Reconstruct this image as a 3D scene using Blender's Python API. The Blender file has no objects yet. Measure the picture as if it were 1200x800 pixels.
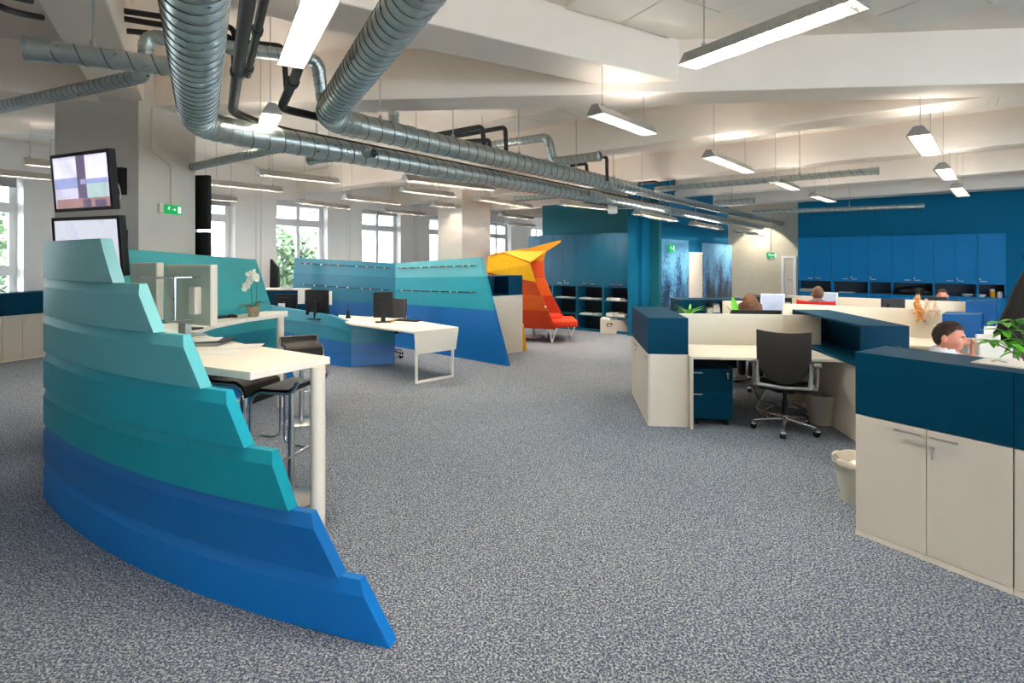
import bpy, bmesh, math, random
from mathutils import Vector, Matrix, noise
random.seed(7)
SC = bpy.context.scene
COL = SC.collection

# ------------------------------------------------------------------ camera, sky, exposure
F, HZ, H = 630.0, 304.0, 1.7            # focal length in pixels of a 1200 px wide frame, horizon row, eye height
cam = bpy.data.cameras.new('camera')
cam.sensor_width = 36.0
cam.lens = 36.0 * F / 1200.0
cam.shift_y = -(400 - HZ) / 1200.0
cam.clip_start = 0.05
cam.clip_end = 300
camo = bpy.data.objects.new('camera', cam)
COL.objects.link(camo)
camo.location = (0, 0, H)
camo.rotation_euler = (math.pi / 2, 0, 0)
SC.camera = camo

world = bpy.data.worlds.new('overcast_sky')
SC.world = world
world.use_nodes = True
wn = world.node_tree
bg = wn.nodes['Background']
bg.inputs[0].default_value = (0.86, 0.93, 1.0, 1)
bg.inputs[1].default_value = 10.5

SC.view_settings.view_transform = 'Standard'
SC.view_settings.look = 'None'
SC.view_settings.gamma = 1
SC.view_settings.exposure = 1.25
LAMP_POWER = 17.0
SC.cycles.max_bounces = 7
SC.cycles.diffuse_bounces = 5
SC.cycles.glossy_bounces = 3
SC.cycles.transmission_bounces = 4
SC.cycles.caustics_reflective = False
SC.cycles.caustics_refractive = False
SC.cycles.sample_clamp_indirect = 5.0
SC.cycles.use_denoising = True

# ------------------------------------------------------------------ measuring helpers (true planes of the room)
def W(px, py, z):
    """the point of the horizontal plane z that the photograph shows at px, py"""
    Y = (H - z) * F / (py - HZ)
    return Vector(((px - 600) / F * Y, Y, z))

def A(px, py, Y):
    """the point at distance Y seen at px, py"""
    return Vector(((px - 600) / F * Y, Y, H - (py - HZ) / F * Y))

def on_line(px, P, d):
    """distance t along the plan line P + t*d at image column px"""
    r = (px - 600) / F
    return (r * P[1] - P[0]) / (d[0] - r * d[1])

def deg(a): return (math.sin(math.radians(a)), math.cos(math.radians(a)))
U = Vector((*deg(38.5), 0))      # long axis of the rear hall (ducts)
V = Vector((U.y, -U.x, 0))       # across it, towards the right
Q = Vector((*deg(97.5), 0))      # axis of the desk rows (almost frontal)
QN = Vector((*deg(7.5), 0))      # their depth direction

# ------------------------------------------------------------------ materials
def srgb(r, g, b):
    f = lambda c: (c / 255 / 12.92) if c <= 10 else ((c / 255 + .055) / 1.055) ** 2.4
    return (f(r), f(g), f(b), 1)

def mat(name, col, rough=.5, metal=0, var=.04, scale=6.0, bump=0, bscale=200, emit=None, estr=0, spec=.5, coat=0):
    m = bpy.data.materials.new(name)
    m.use_nodes = True
    nt = m.node_tree
    p = nt.nodes['Principled BSDF']
    c = srgb(*col)
    p.inputs['Roughness'].default_value = rough
    p.inputs['Metallic'].default_value = metal
    p.inputs['Specular IOR Level'].default_value = spec
    p.inputs['Coat Weight'].default_value = coat
    tc = nt.nodes.new('ShaderNodeTexCoord')
    nz = nt.nodes.new('ShaderNodeTexNoise')
    nz.inputs['Scale'].default_value = scale
    nz.inputs['Detail'].default_value = 3
    nt.links.new(tc.outputs['Object'], nz.inputs['Vector'])
    r = nt.nodes.new('ShaderNodeValToRGB')
    r.color_ramp.elements[0].position = .3
    r.color_ramp.elements[1].position = .7
    r.color_ramp.elements[0].color = tuple(x * (1 - var) for x in c[:3]) + (1,)
    r.color_ramp.elements[1].color = tuple(min(1, x * (1 + var)) for x in c[:3]) + (1,)
    nt.links.new(nz.outputs['Fac'], r.inputs['Fac'])
    nt.links.new(r.outputs['Color'], p.inputs['Base Color'])
    if bump:
        n2 = nt.nodes.new('ShaderNodeTexNoise')
        n2.inputs['Scale'].default_value = bscale
        nt.links.new(tc.outputs['Object'], n2.inputs['Vector'])
        b = nt.nodes.new('ShaderNodeBump')
        b.inputs['Strength'].default_value = bump
        b.inputs['Distance'].default_value = .004
        nt.links.new(n2.outputs['Fac'], b.inputs['Height'])
        nt.links.new(b.outputs['Normal'], p.inputs['Normal'])
    if emit:
        p.inputs['Emission Color'].default_value = srgb(*emit)
        p.inputs['Emission Strength'].default_value = estr
    return m

def carpet_mat():
    m = bpy.data.materials.new('speckled_carpet')
    m.use_nodes = True
    nt = m.node_tree
    p = nt.nodes['Principled BSDF']
    p.inputs['Roughness'].default_value = .95
    p.inputs['Specular IOR Level'].default_value = .15
    tc = nt.nodes.new('ShaderNodeTexCoord')
    n1 = nt.nodes.new('ShaderNodeTexNoise'); n1.inputs['Scale'].default_value = 95; n1.inputs['Detail'].default_value = 2.5
    n2 = nt.nodes.new('ShaderNodeTexVoronoi'); n2.inputs['Scale'].default_value = 150
    n3 = nt.nodes.new('ShaderNodeTexNoise'); n3.inputs['Scale'].default_value = .7
    for n in (n1, n2, n3): nt.links.new(tc.outputs['Object'], n.inputs['Vector'])
    r = nt.nodes.new('ShaderNodeValToRGB')
    e = r.color_ramp.elements
    e[0].position = .34; e[0].color = srgb(64, 77, 98)
    e[1].position = .68; e[1].color = srgb(194, 197, 198)
    k = e.new(.5); k.color = srgb(112, 121, 138)
    mx = nt.nodes.new('ShaderNodeMath'); mx.operation = 'MULTIPLY_ADD'; mx.inputs[1].default_value = .22
    sep = nt.nodes.new('ShaderNodeSeparateColor')
    nt.links.new(n2.outputs['Color'], sep.inputs[0])
    sub = nt.nodes.new('ShaderNodeMath'); sub.operation = 'SUBTRACT'; sub.inputs[1].default_value = .5
    nt.links.new(sep.outputs[0], sub.inputs[0])
    nt.links.new(sub.outputs[0], mx.inputs[0]); nt.links.new(n1.outputs['Fac'], mx.inputs[2])
    nt.links.new(mx.outputs[0], r.inputs['Fac'])
    mixc = nt.nodes.new('ShaderNodeMix'); mixc.data_type = 'RGBA'; mixc.blend_type = 'MULTIPLY'; mixc.inputs['Factor'].default_value = .25
    nt.links.new(r.outputs['Color'], mixc.inputs['A']); nt.links.new(n3.outputs['Fac'], mixc.inputs['B'])
    nt.links.new(mixc.outputs['Result'], p.inputs['Base Color'])
    b = nt.nodes.new('ShaderNodeBump'); b.inputs['Strength'].default_value = .6; b.inputs['Distance'].default_value = .006
    nt.links.new(n1.outputs['Fac'], b.inputs['Height']); nt.links.new(b.outputs['Normal'], p.inputs['Normal'])
    return m

def zinc_mat():
    m = mat('galvanised_steel', (176, 186, 184), .34, .92, .10, 14)
    nt = m.node_tree
    p = nt.nodes['Principled BSDF']
    v = nt.nodes.new('ShaderNodeTexVoronoi'); v.inputs['Scale'].default_value = 60
    tc = nt.nodes['Texture Coordinate']
    nt.links.new(tc.outputs['Object'], v.inputs['Vector'])
    mr = nt.nodes.new('ShaderNodeMapRange'); mr.inputs['To Min'].default_value = .26; mr.inputs['To Max'].default_value = .44
    nt.links.new(v.outputs['Color'], mr.inputs['Value']); nt.links.new(mr.outputs['Result'], p.inputs['Roughness'])
    return m

def screen_mat(name, cols, strength, scale=6, stretch=(1, 1, 1)):
    m = bpy.data.materials.new(name); m.use_nodes = True
    nt = m.node_tree; p = nt.nodes['Principled BSDF']
    p.inputs['Base Color'].default_value = (.02, .02, .02, 1); p.inputs['Roughness'].default_value = .15
    tc = nt.nodes.new('ShaderNodeTexCoord'); mp = nt.nodes.new('ShaderNodeMapping'); mp.inputs['Scale'].default_value = stretch
    nz = nt.nodes.new('ShaderNodeTexNoise'); nz.inputs['Scale'].default_value = scale; nz.inputs['Detail'].default_value = 4
    r = nt.nodes.new('ShaderNodeValToRGB')
    el = r.color_ramp.elements
    n = len(cols)
    el[0].position = .32; el[0].color = srgb(*cols[0]); el[1].position = .68; el[1].color = srgb(*cols[-1])
    for i, c in enumerate(cols[1:-1]):
        e = el.new(.32 + .36 * (i + 1) / (n - 1)); e.color = srgb(*c)
    nt.links.new(tc.outputs['Object'], mp.inputs[0]); nt.links.new(mp.outputs[0], nz.inputs['Vector'])
    nt.links.new(nz.outputs['Fac'], r.inputs['Fac']); nt.links.new(r.outputs['Color'], p.inputs['Emission Color'])
    p.inputs['Emission Strength'].default_value = strength
    return m

def mural_mat():
    m = bpy.data.materials.new('mural_print'); m.use_nodes = True
    nt = m.node_tree; p = nt.nodes['Principled BSDF']; p.inputs['Roughness'].default_value = .3
    N, L = nt.nodes.new, nt.links.new
    tc = N('ShaderNodeTexCoord')
    sep = N('ShaderNodeSeparateXYZ'); L(tc.outputs['Object'], sep.inputs[0])
    mp = N('ShaderNodeMapping'); mp.inputs['Scale'].default_value = (8, 8, 8); L(tc.outputs['Object'], mp.inputs[0])
    n1 = N('ShaderNodeTexNoise'); n1.inputs['Scale'].default_value = 1.6; n1.inputs['Detail'].default_value = 8; n1.inputs['Roughness'].default_value = .75
    L(mp.outputs[0], n1.inputs['Vector'])
    mp2 = N('ShaderNodeMapping'); mp2.inputs['Scale'].default_value = (2.2, 2.2, .9); L(tc.outputs['Object'], mp2.inputs[0])
    n2 = N('ShaderNodeTexNoise'); n2.inputs['Scale'].default_value = 1.3; n2.inputs['Detail'].default_value = 4; L(mp2.outputs[0], n2.inputs['Vector'])
    # darker print towards the foot of the picture
    g = N('ShaderNodeMapRange'); g.inputs['From Min'].default_value = .6; g.inputs['From Max'].default_value = 2.2
    g.inputs['To Min'].default_value = -.13; g.inputs['To Max'].default_value = .16; L(sep.outputs['Z'], g.inputs['Value'])
    a = N('ShaderNodeMath'); a.operation = 'ADD'; L(n1.outputs['Fac'], a.inputs[0]); L(g.outputs[0], a.inputs[1])
    b = N('ShaderNodeMath'); b.operation = 'MULTIPLY_ADD'; b.inputs[1].default_value = .7; L(n2.outputs['Fac'], b.inputs[0]); L(a.outputs[0], b.inputs[2])
    r = N('ShaderNodeValToRGB'); r.color_ramp.elements[0].position = .74; r.color_ramp.elements[0].color = srgb(18, 22, 44)
    r.color_ramp.elements[1].position = .95; r.color_ramp.elements[1].color = srgb(104, 168, 204)
    e = r.color_ramp.elements.new(.80); e.color = srgb(48, 92, 140)
    L(b.outputs[0], r.inputs['Fac']); L(r.outputs[0], p.inputs['Base Color'])
    return m

M = {}
M['carpet'] = carpet_mat()
M['plaster'] = mat('white_plaster', (245, 234, 220), .85, 0, .03, 1.2, .05, 60)
M['tile'] = mat('ceiling_board', (240, 236, 225), .9, 0, .02, 3, .15, 500)
M['column'] = mat('warm_white_paint', (208, 201, 190), .8, 0, .03, 2)
M['winwall'] = mat('white_wall_paint', (248, 245, 240), .85, 0, .02, 2)
M['frame'] = mat('white_window_paint', (235, 235, 232), .4, 0, .02, 5)
M['zinc'] = zinc_mat()
M['seam'] = mat('duct_lock_seam', (104, 112, 112), .5, .85, .05, 20)
M['blackpipe'] = mat('black_pipe_insulation', (36, 36, 38), .45, 0, .1, 20)
M['alu'] = mat('brushed_aluminium', (170, 170, 166), .38, .7, .05, 20)
M['louvre'] = mat('louvre_reflector', (170, 170, 166), .25, .8, .03, 10)
M['tube'] = mat('fluorescent_tube', (255, 250, 235), .5, 0, 0, 1, emit=(255, 240, 218), estr=200.0)
M['ceiling_glow'] = mat('added_ceiling_glow', (245, 240, 230), .6, 0, 0, 1, emit=(255, 246, 236), estr=20.0)  # emission added on top of the lamps to brighten the ceiling
M['tubegreen'] = mat('cool_fluorescent_tube', (240, 255, 245), .5, 0, 0, 1, emit=(240, 255, 246), estr=200.0)
M['tubeoff'] = mat('dim_fluorescent_tube', (235, 232, 225), .5, 0, 0, 1, emit=(255, 238, 216), estr=170)
M['white'] = mat('white_laminate', (238, 230, 214), .42, 0, .015, 3)
M['whitepanel'] = mat('cream_laminate', (230, 218, 202), .45, 0, .015, 3)
M['grey_edge'] = mat('pale_door_laminate', (214, 203, 188), .42, 0, .02, 3)
M['navy'] = mat('petrol_blue_laminate', (0, 58, 84), .5, 0, .05, 3, spec=.08)
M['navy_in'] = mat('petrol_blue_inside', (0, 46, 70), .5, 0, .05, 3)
M['teal'] = mat('teal_cabinet_front', (4, 92, 124), .32, 0, .06, 2)
M['blue'] = mat('blue_cabinet_front', (0, 112, 168), .45, 0, .05, 2, spec=.2)
M['bluebox'] = mat('blue_box_laminate', (0, 70, 124), .45, 0, .05, 2, spec=.1)
M['bluewall'] = mat('petrol_wall_paint', (0, 96, 132), .8, 0, .05, 1, spec=.2)
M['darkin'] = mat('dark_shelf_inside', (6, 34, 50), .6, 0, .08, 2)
M['chrome'] = mat('chrome', (210, 210, 212), .12, 1, .02, 5)
M['satin'] = mat('satin_steel', (196, 196, 194), .28, 1, .03, 12)
M['leather'] = mat('black_leather', (20, 16, 15), .45, 0, .12, 20, .2, 300, spec=.2)
M['black'] = mat('black_plastic', (12, 12, 13), .45, 0, .1, 10, spec=.3)
M['mesh'] = mat('dark_chair_fabric', (44, 38, 34), .7, 0, .12, 60, .3, 600)
M['fabric'] = mat('black_wool', (14, 13, 15), .95, 0, .3, 30, .4, 300)
M['paper'] = mat('paper', (238, 236, 230), .8, 0, .03, 8)
M['greyplastic'] = mat('grey_translucent_plastic', (196, 190, 178), .5, 0, .03, 6)
M['bin_in'] = mat('bin_liner', (222, 212, 200), .7, 0, .05, 30)
M['green'] = mat('fresh_green_leaf', (104, 190, 48), .5, 0, .15, 14)
M['darkgreen'] = mat('dark_green_leaf', (52, 104, 34), .4, 0, .2, 14)
M['stem'] = mat('plant_stem', (70, 84, 40), .6, 0, .15, 20)
M['petal'] = mat('orchid_petal', (246, 242, 222), .6, 0, .05, 30)
M['stone'] = mat('rough_stoneware', (150, 132, 106), .85, 0, .18, 25, .4, 60)
M['yellow'] = mat('yellow_felt', (236, 176, 14), .9, 0, .08, 20, .2, 400)
M['ochre'] = mat('ochre_felt', (206, 138, 22), .9, 0, .08, 20, .2, 400)
M['orange1'] = mat('rust_felt', (190, 70, 18), .9, 0, .08, 20, .2, 400)
M['orange2'] = mat('orange_felt', (204, 88, 18), .9, 0, .08, 20, .2, 400)
M['orange3'] = mat('brick_felt', (178, 52, 14), .9, 0, .08, 20, .2, 400)
M['red'] = mat('vermilion_seat_fabric', (214, 52, 12), .9, 0, .06, 20, .2, 400)
M['chairred'] = mat('red_chair_back', (222, 34, 40), .8, 0, .08, 20)
M['skin'] = mat('skin', (226, 148, 122), .5, 0, .08, 18)
M['hair_dark'] = mat('dark_brown_hair', (58, 38, 27), .7, 0, .35, 60, .6, 250)
M['hair_long'] = mat('chestnut_hair', (104, 66, 40), .6, 0, .4, 40, .7, 200)
M['hair_sand'] = mat('sandy_hair', (104, 78, 54), .7, 0, .3, 60, .5, 250)
M['shirt'] = mat('white_shirt', (238, 238, 240), .8, 0, .03, 12)
M['shirt_grey'] = mat('grey_pullover', (112, 108, 108), .9, 0, .08, 30)
M['shirt_green'] = mat('pale_green_top', (176, 186, 130), .9, 0, .08, 30)
M['trousers'] = mat('dark_trousers', (40, 44, 56), .9, 0, .1, 30)
M['card'] = mat('white_card_box', (206, 200, 190), .8, 0, .05, 10)
M['bag'] = mat('black_bag', (16, 16, 18), .6, 0, .2, 20)
M['glass'] = None
M['sign_green'] = mat('exit_sign_green', (0, 140, 70), .4, 0, .02, 5, emit=(0, 150, 74), estr=.35)
M['sign_white'] = mat('exit_sign_white', (240, 245, 240), .4, 0, .02, 5, emit=(235, 245, 238), estr=.35)
M['screen_video'] = screen_mat('video_screen', [(238, 238, 246), (176, 190, 220), (150, 120, 120), (222, 220, 236), (176, 196, 180)], .5, 3.2, (1, 1, 1.4))
M['screen_white'] = screen_mat('document_screen', [(214, 224, 248), (236, 240, 252), (226, 234, 252)], .36, 5)
M['screen_blue'] = screen_mat('monitor_screen', [(196, 212, 238), (216, 226, 246), (206, 220, 244)], .34, 5)
M['mural'] = mural_mat()
M['facade'] = mat('pale_render_facade', (222, 222, 228), .9, 0, .04, .5)
M['facade_win'] = mat('far_window_glass', (120, 128, 150), .2, 0, .1, 1)
M['facade_red'] = mat('red_facade_band', (190, 108, 96), .9, 0, .08, 1)
M['tree_leaf'] = mat('street_tree_leaf', (88, 108, 74), .7, 0, .35, 3)
M['bark'] = mat('bark', (96, 80, 62), .9, 0, .2, 8)
M['asphalt'] = mat('street_asphalt', (120, 120, 122), .9, 0, .1, 2)
M['blind'] = mat('grey_roller_blind', (176, 172, 172), .9, 0, .03, 2)
M['magnet'] = mat('orange_magnet', (236, 150, 50), .4)
M['magnet_w'] = mat('white_magnet', (236, 236, 230), .4)
M['magnet_r'] = mat('red_magnet', (196, 40, 50), .4)
M['plush1'] = mat('giraffe_spotted_plush', (214, 140, 78), .95, 0, .6, 38)
M['plush2'] = mat('cream_plush', (226, 200, 168), .95, 0, .2, 24)
BANDCOL = [(130, 188, 192), (108, 178, 184), (84, 168, 178), (14, 148, 168), (0, 140, 158), (0, 98, 168), (0, 108, 184)]
for i, c in enumerate(BANDCOL):
    M['band%d' % i] = mat('painted_band_%d' % (i + 1), c, .5, 0, .03, 3, spec=.3)
M['low0'] = mat('counter_band_teal', (22, 120, 142), .4, 0, .03, 3)
M['low1'] = mat('counter_band_sea', (0, 112, 132), .4, 0, .03, 3)
M['low2'] = mat('counter_band_blue', (0, 90, 152), .4, 0, .03, 3)
M['low3'] = mat('counter_band_bright', (0, 98, 164), .4, 0, .03, 3)

def glass_mat():
    m = bpy.data.materials.new('window_glass'); m.use_nodes = True
    nt = m.node_tree
    for n in list(nt.nodes): nt.nodes.remove(n)
    o = nt.nodes.new('ShaderNodeOutputMaterial'); t = nt.nodes.new('ShaderNodeBsdfTransparent'); g = nt.nodes.new('ShaderNodeBsdfGlossy')
    t.inputs[0].default_value = (.96, .98, .98, 1); g.inputs['Roughness'].default_value = .02
    x = nt.nodes.new('ShaderNodeMixShader'); x.inputs[0].default_value = .06
    nt.links.new(t.outputs[0], x.inputs[1]); nt.links.new(g.outputs[0], x.inputs[2]); nt.links.new(x.outputs[0], o.inputs[0])
    return m
M['glass'] = glass_mat()

# ------------------------------------------------------------------ mesh builder
class MB:
    def __init__(s): s.v = []; s.f = []; s.m = []
    def add(s, vs, fs, mi=0):
        o = len(s.v)
        s.v += [Vector(v) for v in vs]
        s.f += [tuple(i + o for i in f) for f in fs]
        s.m += [mi] * len(fs)
        return s
    def hexa(s, p, mi=0):                       # 8 corners: bottom 4 then top 4, both counter-clockwise from above
        return s.add(p, [(3, 2, 1, 0), (4, 5, 6, 7), (0, 1, 5, 4), (1, 2, 6, 5), (2, 3, 7, 6), (3, 0, 4, 7)], mi)
    def box(s, x0, x1, y0, y1, z0, z1, mi=0):
        return s.hexa([(x0, y0, z0), (x1, y0, z0), (x1, y1, z0), (x0, y1, z0), (x0, y0, z1), (x1, y0, z1), (x1, y1, z1), (x0, y1, z1)], mi)
    def fbox(s, O, d, x0, x1, y0, y1, z0, z1, mi=0):   # box in a frame: x along d, y to its left
        O = Vector((O[0], O[1], 0)); d = Vector((d[0], d[1], 0)).normalized(); n = Vector((-d.y, d.x, 0))
        P = lambda x, y, z: O + d * x + n * y + Vector((0, 0, z))
        return s.hexa([P(x0, y0, z0), P(x1, y0, z0), P(x1, y1, z0), P(x0, y1, z0), P(x0, y0, z1), P(x1, y0, z1), P(x1, y1, z1), P(x0, y1, z1)], mi)
    def prism(s, poly, z0, z1, mi=0):
        a = sum(poly[i][0] * poly[(i + 1) % len(poly)][1] - poly[(i + 1) % len(poly)][0] * poly[i][1] for i in range(len(poly)))
        if a < 0: poly = list(reversed(poly))
        n = len(poly)
        vs = [(p[0], p[1], z0) for p in poly] + [(p[0], p[1], z1) for p in poly]
        fs = [tuple(reversed(range(n))), tuple(range(n, 2 * n))] + [(i, (i + 1) % n, n + (i + 1) % n, n + i) for i in range(n)]
        return s.add(vs, fs, mi)
    def slab(s, poly3, off, mi=0):              # any planar 3D polygon given thickness by vector off
        n = len(poly3); off = Vector(off)
        vs = [Vector(p) for p in poly3] + [Vector(p) + off for p in poly3]
        fs = [tuple(reversed(range(n))), tuple(range(n, 2 * n))] + [(i, (i + 1) % n, n + (i + 1) % n, n + i) for i in range(n)]
        return s.add(vs, fs, mi)
    def tube(s, pts, r, seg=12, cap=True, corner=0, mi=0, cs=6):
        pts = [Vector(p) for p in pts]
        if corner and len(pts) > 2:
            q = [pts[0]]
            for i in range(1, len(pts) - 1):
                a, b, c = pts[i - 1], pts[i], pts[i + 1]
                e = min(corner, (a - b).length * .49, (c - b).length * .49)
                p0 = b + (a - b).normalized() * e; p1 = b + (c - b).normalized() * e
                for k in range(cs + 1):
                    t = k / cs
                    q.append(p0 * (1 - t) ** 2 + b * 2 * t * (1 - t) + p1 * t * t)
            q.append(pts[-1]); pts = q
        n = len(pts)
        rs = r if isinstance(r, (list, tuple)) else [r] * n
        t0 = (pts[1] - pts[0]).normalized()
        up = Vector((0, 0, 1)) if abs(t0.z) < .9 else Vector((1, 0, 0))
        nx = t0.cross(up).normalized()
        vs = []
        for i, p in enumerate(pts):
            t = (pts[min(i + 1, n - 1)] - pts[max(i - 1, 0)]).normalized()
            nx = (nx - t * nx.dot(t)).normalized(); ny = t.cross(nx)
            for k in range(seg):
                a = 2 * math.pi * k / seg
                vs.append(p + (nx * math.cos(a) + ny * math.sin(a)) * rs[i])
        fs = []
        for i in range(n - 1):
            for k in range(seg):
                k2 = (k + 1) % seg
                fs.append((i * seg + k, i * seg + k2, (i + 1) * seg + k2, (i + 1) * seg + k))
        if cap:
            fs.append(tuple(reversed(range(seg)))); fs.append(tuple(range((n - 1) * seg, n * seg)))
        return s.add(vs, fs, mi)
    def lathe(s, prof, c, seg=24, axis=(0, 0, 1), mi=0):
        c = Vector(c); ax = Vector(axis).normalized()
        x = ax.orthogonal().normalized(); y = ax.cross(x)
        vs = []; n = len(prof)
        for (r, h) in prof:
            for k in range(seg):
                a = 2 * math.pi * k / seg
                vs.append(c + ax * h + (x * math.cos(a) + y * math.sin(a)) * r)
        fs = [(i * seg + k, i * seg + (k + 1) % seg, (i + 1) * seg + (k + 1) % seg, (i + 1) * seg + k) for i in range(n - 1) for k in range(seg)]
        if prof[0][0] > 1e-5: fs.append(tuple(reversed(range(seg))))
        if prof[-1][0] > 1e-5: fs.append(tuple(range((n - 1) * seg, n * seg)))
        return s.add(vs, fs, mi)
    def ball(s, c, r, seg=12, rings=8, mi=0, rot=None):
        c = Vector(c); r = Vector(r) if hasattr(r, '__len__') else Vector((r, r, r))
        vs = []
        for i in range(rings + 1):
            th = math.pi * i / rings
            for k in range(seg):
                a = 2 * math.pi * k / seg
                p = Vector((math.sin(th) * math.cos(a) * r.x, math.sin(th) * math.sin(a) * r.y, math.cos(th) * r.z))
                vs.append(c + (rot @ p if rot else p))
        fs = [(i * seg + k, (i + 1) * seg + k, (i + 1) * seg + (k + 1) % seg, i * seg + (k + 1) % seg) for i in range(rings) for k in range(seg)]
        return s.add(vs, fs, mi)
    def capsule(s, a, b, ra, rb, seg=14):
        a, b = Vector(a), Vector(b)
        t = (b - a); L = t.length
        prof = []
        for k in range(6): th = math.pi / 2 * k / 5; prof.append((max(ra * math.sin(th), 1e-6), -ra * math.cos(th)))
        for k in range(6): th = math.pi / 2 * k / 5; prof.append((max(rb * math.cos(th), 1e-6), L + rb * math.sin(th)))
        return s.lathe(prof, a, seg, t if L > 1e-6 else (0, 0, 1))

def wloc(o):
    v = Vector((0, 0, 0))
    while o is not None: v += o.location; o = o.parent
    return v

def part(name, mb, m, parent=None, smooth=False, bevel=0, seg=2, sharp=38):
    me = bpy.data.meshes.new(name)
    off = wloc(parent) if parent is not None else Vector((0, 0, 0))
    me.from_pydata([v - off for v in mb.v], [], mb.f)
    ms = m if isinstance(m, (list, tuple)) else [m]
    for k in ms: me.materials.append(M[k] if isinstance(k, str) else k)
    if len(ms) > 1: me.polygons.foreach_set('material_index', mb.m)
    bm = bmesh.new(); bm.from_mesh(me)
    bmesh.ops.remove_doubles(bm, verts=bm.verts, dist=2e-5)
    bmesh.ops.recalc_face_normals(bm, faces=bm.faces)
    bm.to_mesh(me); bm.free()
    if smooth:
        me.polygons.foreach_set('use_smooth', [True] * len(me.polygons))
        if smooth != 'all':
            me.set_sharp_from_angle(angle=math.radians(sharp))
    o = bpy.data.objects.new(name, me); COL.objects.link(o)
    if parent is not None: o.parent = parent
    if bevel:
        b = o.modifiers.new('bevel', 'BEVEL'); b.width = bevel; b.segments = seg; b.limit_method = 'ANGLE'; b.angle_limit = math.radians(35)
    return o

def thing(name, label, cat, loc=(0, 0, 0), group=None):
    o = bpy.data.objects.new(name, None); COL.objects.link(o); o.empty_display_size = .1
    o.location = loc; o['label'] = label; o['category'] = cat
    if group: o['group'] = group
    return o

def tag(o, label, cat, group=None, kind=None):
    o['label'] = label; o['category'] = cat
    if group: o['group'] = group
    if kind: o['kind'] = kind
    return o

def struct(o, label=None):
    o['kind'] = 'structure'
    if label: o['label'] = label
    return o

def copy_tree(o, parent=None):
    c = o.copy(); COL.objects.link(c); c.parent = parent
    for ch in list(o.children): copy_tree(ch, c)
    return c

# ================================================================== THE ROOM
ZC, ZB = 3.8, 3.3                       # slab and beam soffit heights
# floor
b = MB().prism([(-13, -6), (22, -6), (22, 26), (-13, 26)], -.12, 0)
struct(part('floor', b, 'carpet'), 'grey blue speckled carpet floor')
# ceiling slab
b = MB().prism([(-13, -6), (22, -6), (22, 26), (-13, 26)], ZC, ZC + .2)
ceiling = struct(part('ceiling', b, 'plaster'), 'white plaster ceiling slab')

# window walls on the left: lines P + t*d ; openings (t0, t1, sill, head)
def window_wall(name, P, d, t0, t1, wins, label, thick=.42, top=ZC, m='winwall'):
    d = Vector((*d, 0)).normalized(); b = MB()
    xs = t0
    for (a, c, sl, hd) in wins:
        b.fbox(P, d, xs, a, 0, thick, 0, top)
        b.fbox(P, d, a, c, 0, thick, 0, sl)
        b.fbox(P, d, a, c, 0, thick, hd, top)
        xs = c
    b.fbox(P, d, xs, t1, 0, thick, 0, top)
    return struct(part(name, b, m), label)

WN = [0]
def window(P, d, a, c, sl, hd, cols=2, tr=None, low=None, off=.2, label=None):
    WN[0] += 1
    d = Vector((*d, 0)).normalized()
    root = struct(bpy.data.objects.new('window_%d' % WN[0], None)); COL.objects.link(root)
    c0 = Vector((P[0], P[1], 0)) + d * a; root.location = (c0.x, c0.y, sl)
    if label: root['label'] = label
    f = MB(); y0, y1 = off, off + .07; w = .06
    f.fbox(P, d, a, c, y0, y1, sl, sl + w); f.fbox(P, d, a, c, y0, y1, hd - w, hd)
    f.fbox(P, d, a, a + w, y0, y1, sl + w, hd - w); f.fbox(P, d, c - w, c, y0, y1, sl + w, hd - w)
    part('window_frame', f, 'frame', root, bevel=.004)
    zs = [sl + w] + ([low] if low else []) + ([tr] if tr else []) + [hd - w]
    for z in zs[1:-1]:
        part('transom', MB().fbox(P, d, a + w, c - w, y0 - .01, y1, z - .04, z + .04), 'frame', root, bevel=.004)
    xs = [a + w + (c - a - 2 * w) * i / cols for i in range(cols + 1)]
    for x in xs[1:-1]:
        part('mullion', MB().fbox(P, d, x - .035, x + .035, y0 - .012, y1, sl + w, hd - w), 'frame', root, bevel=.004)
    for i in range(cols):
        for j in range(len(zs) - 1):
            xa, xb = xs[i] + .0, xs[i + 1] - .0
            za, zb = zs[j] + (.04 if j else 0), zs[j + 1] - (.04 if j < len(zs) - 2 else 0)
            s = MB()
            e = .045
            ya, yb = y0 + .005, y1 - .01
            s.fbox(P, d, xa, xb, ya, yb, za, za + e); s.fbox(P, d, xa, xb, ya, yb, zb - e, zb)
            s.fbox(P, d, xa, xa + e, ya, yb, za + e, zb - e); s.fbox(P, d, xb - e, xb, ya, yb, za + e, zb - e)
            so = part('sash', s, 'frame', root, bevel=.003)
            part('pane', MB().fbox(P, d, xa + e, xb - e, y0 + .03, y0 + .036, za + e, zb - e), 'glass', so)
    part('window_sill', MB().fbox(P, d, a - .05, c + .05, -.04, off, sl - .03, sl + .004), 'frame', root, bevel=.004)
    return root

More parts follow.
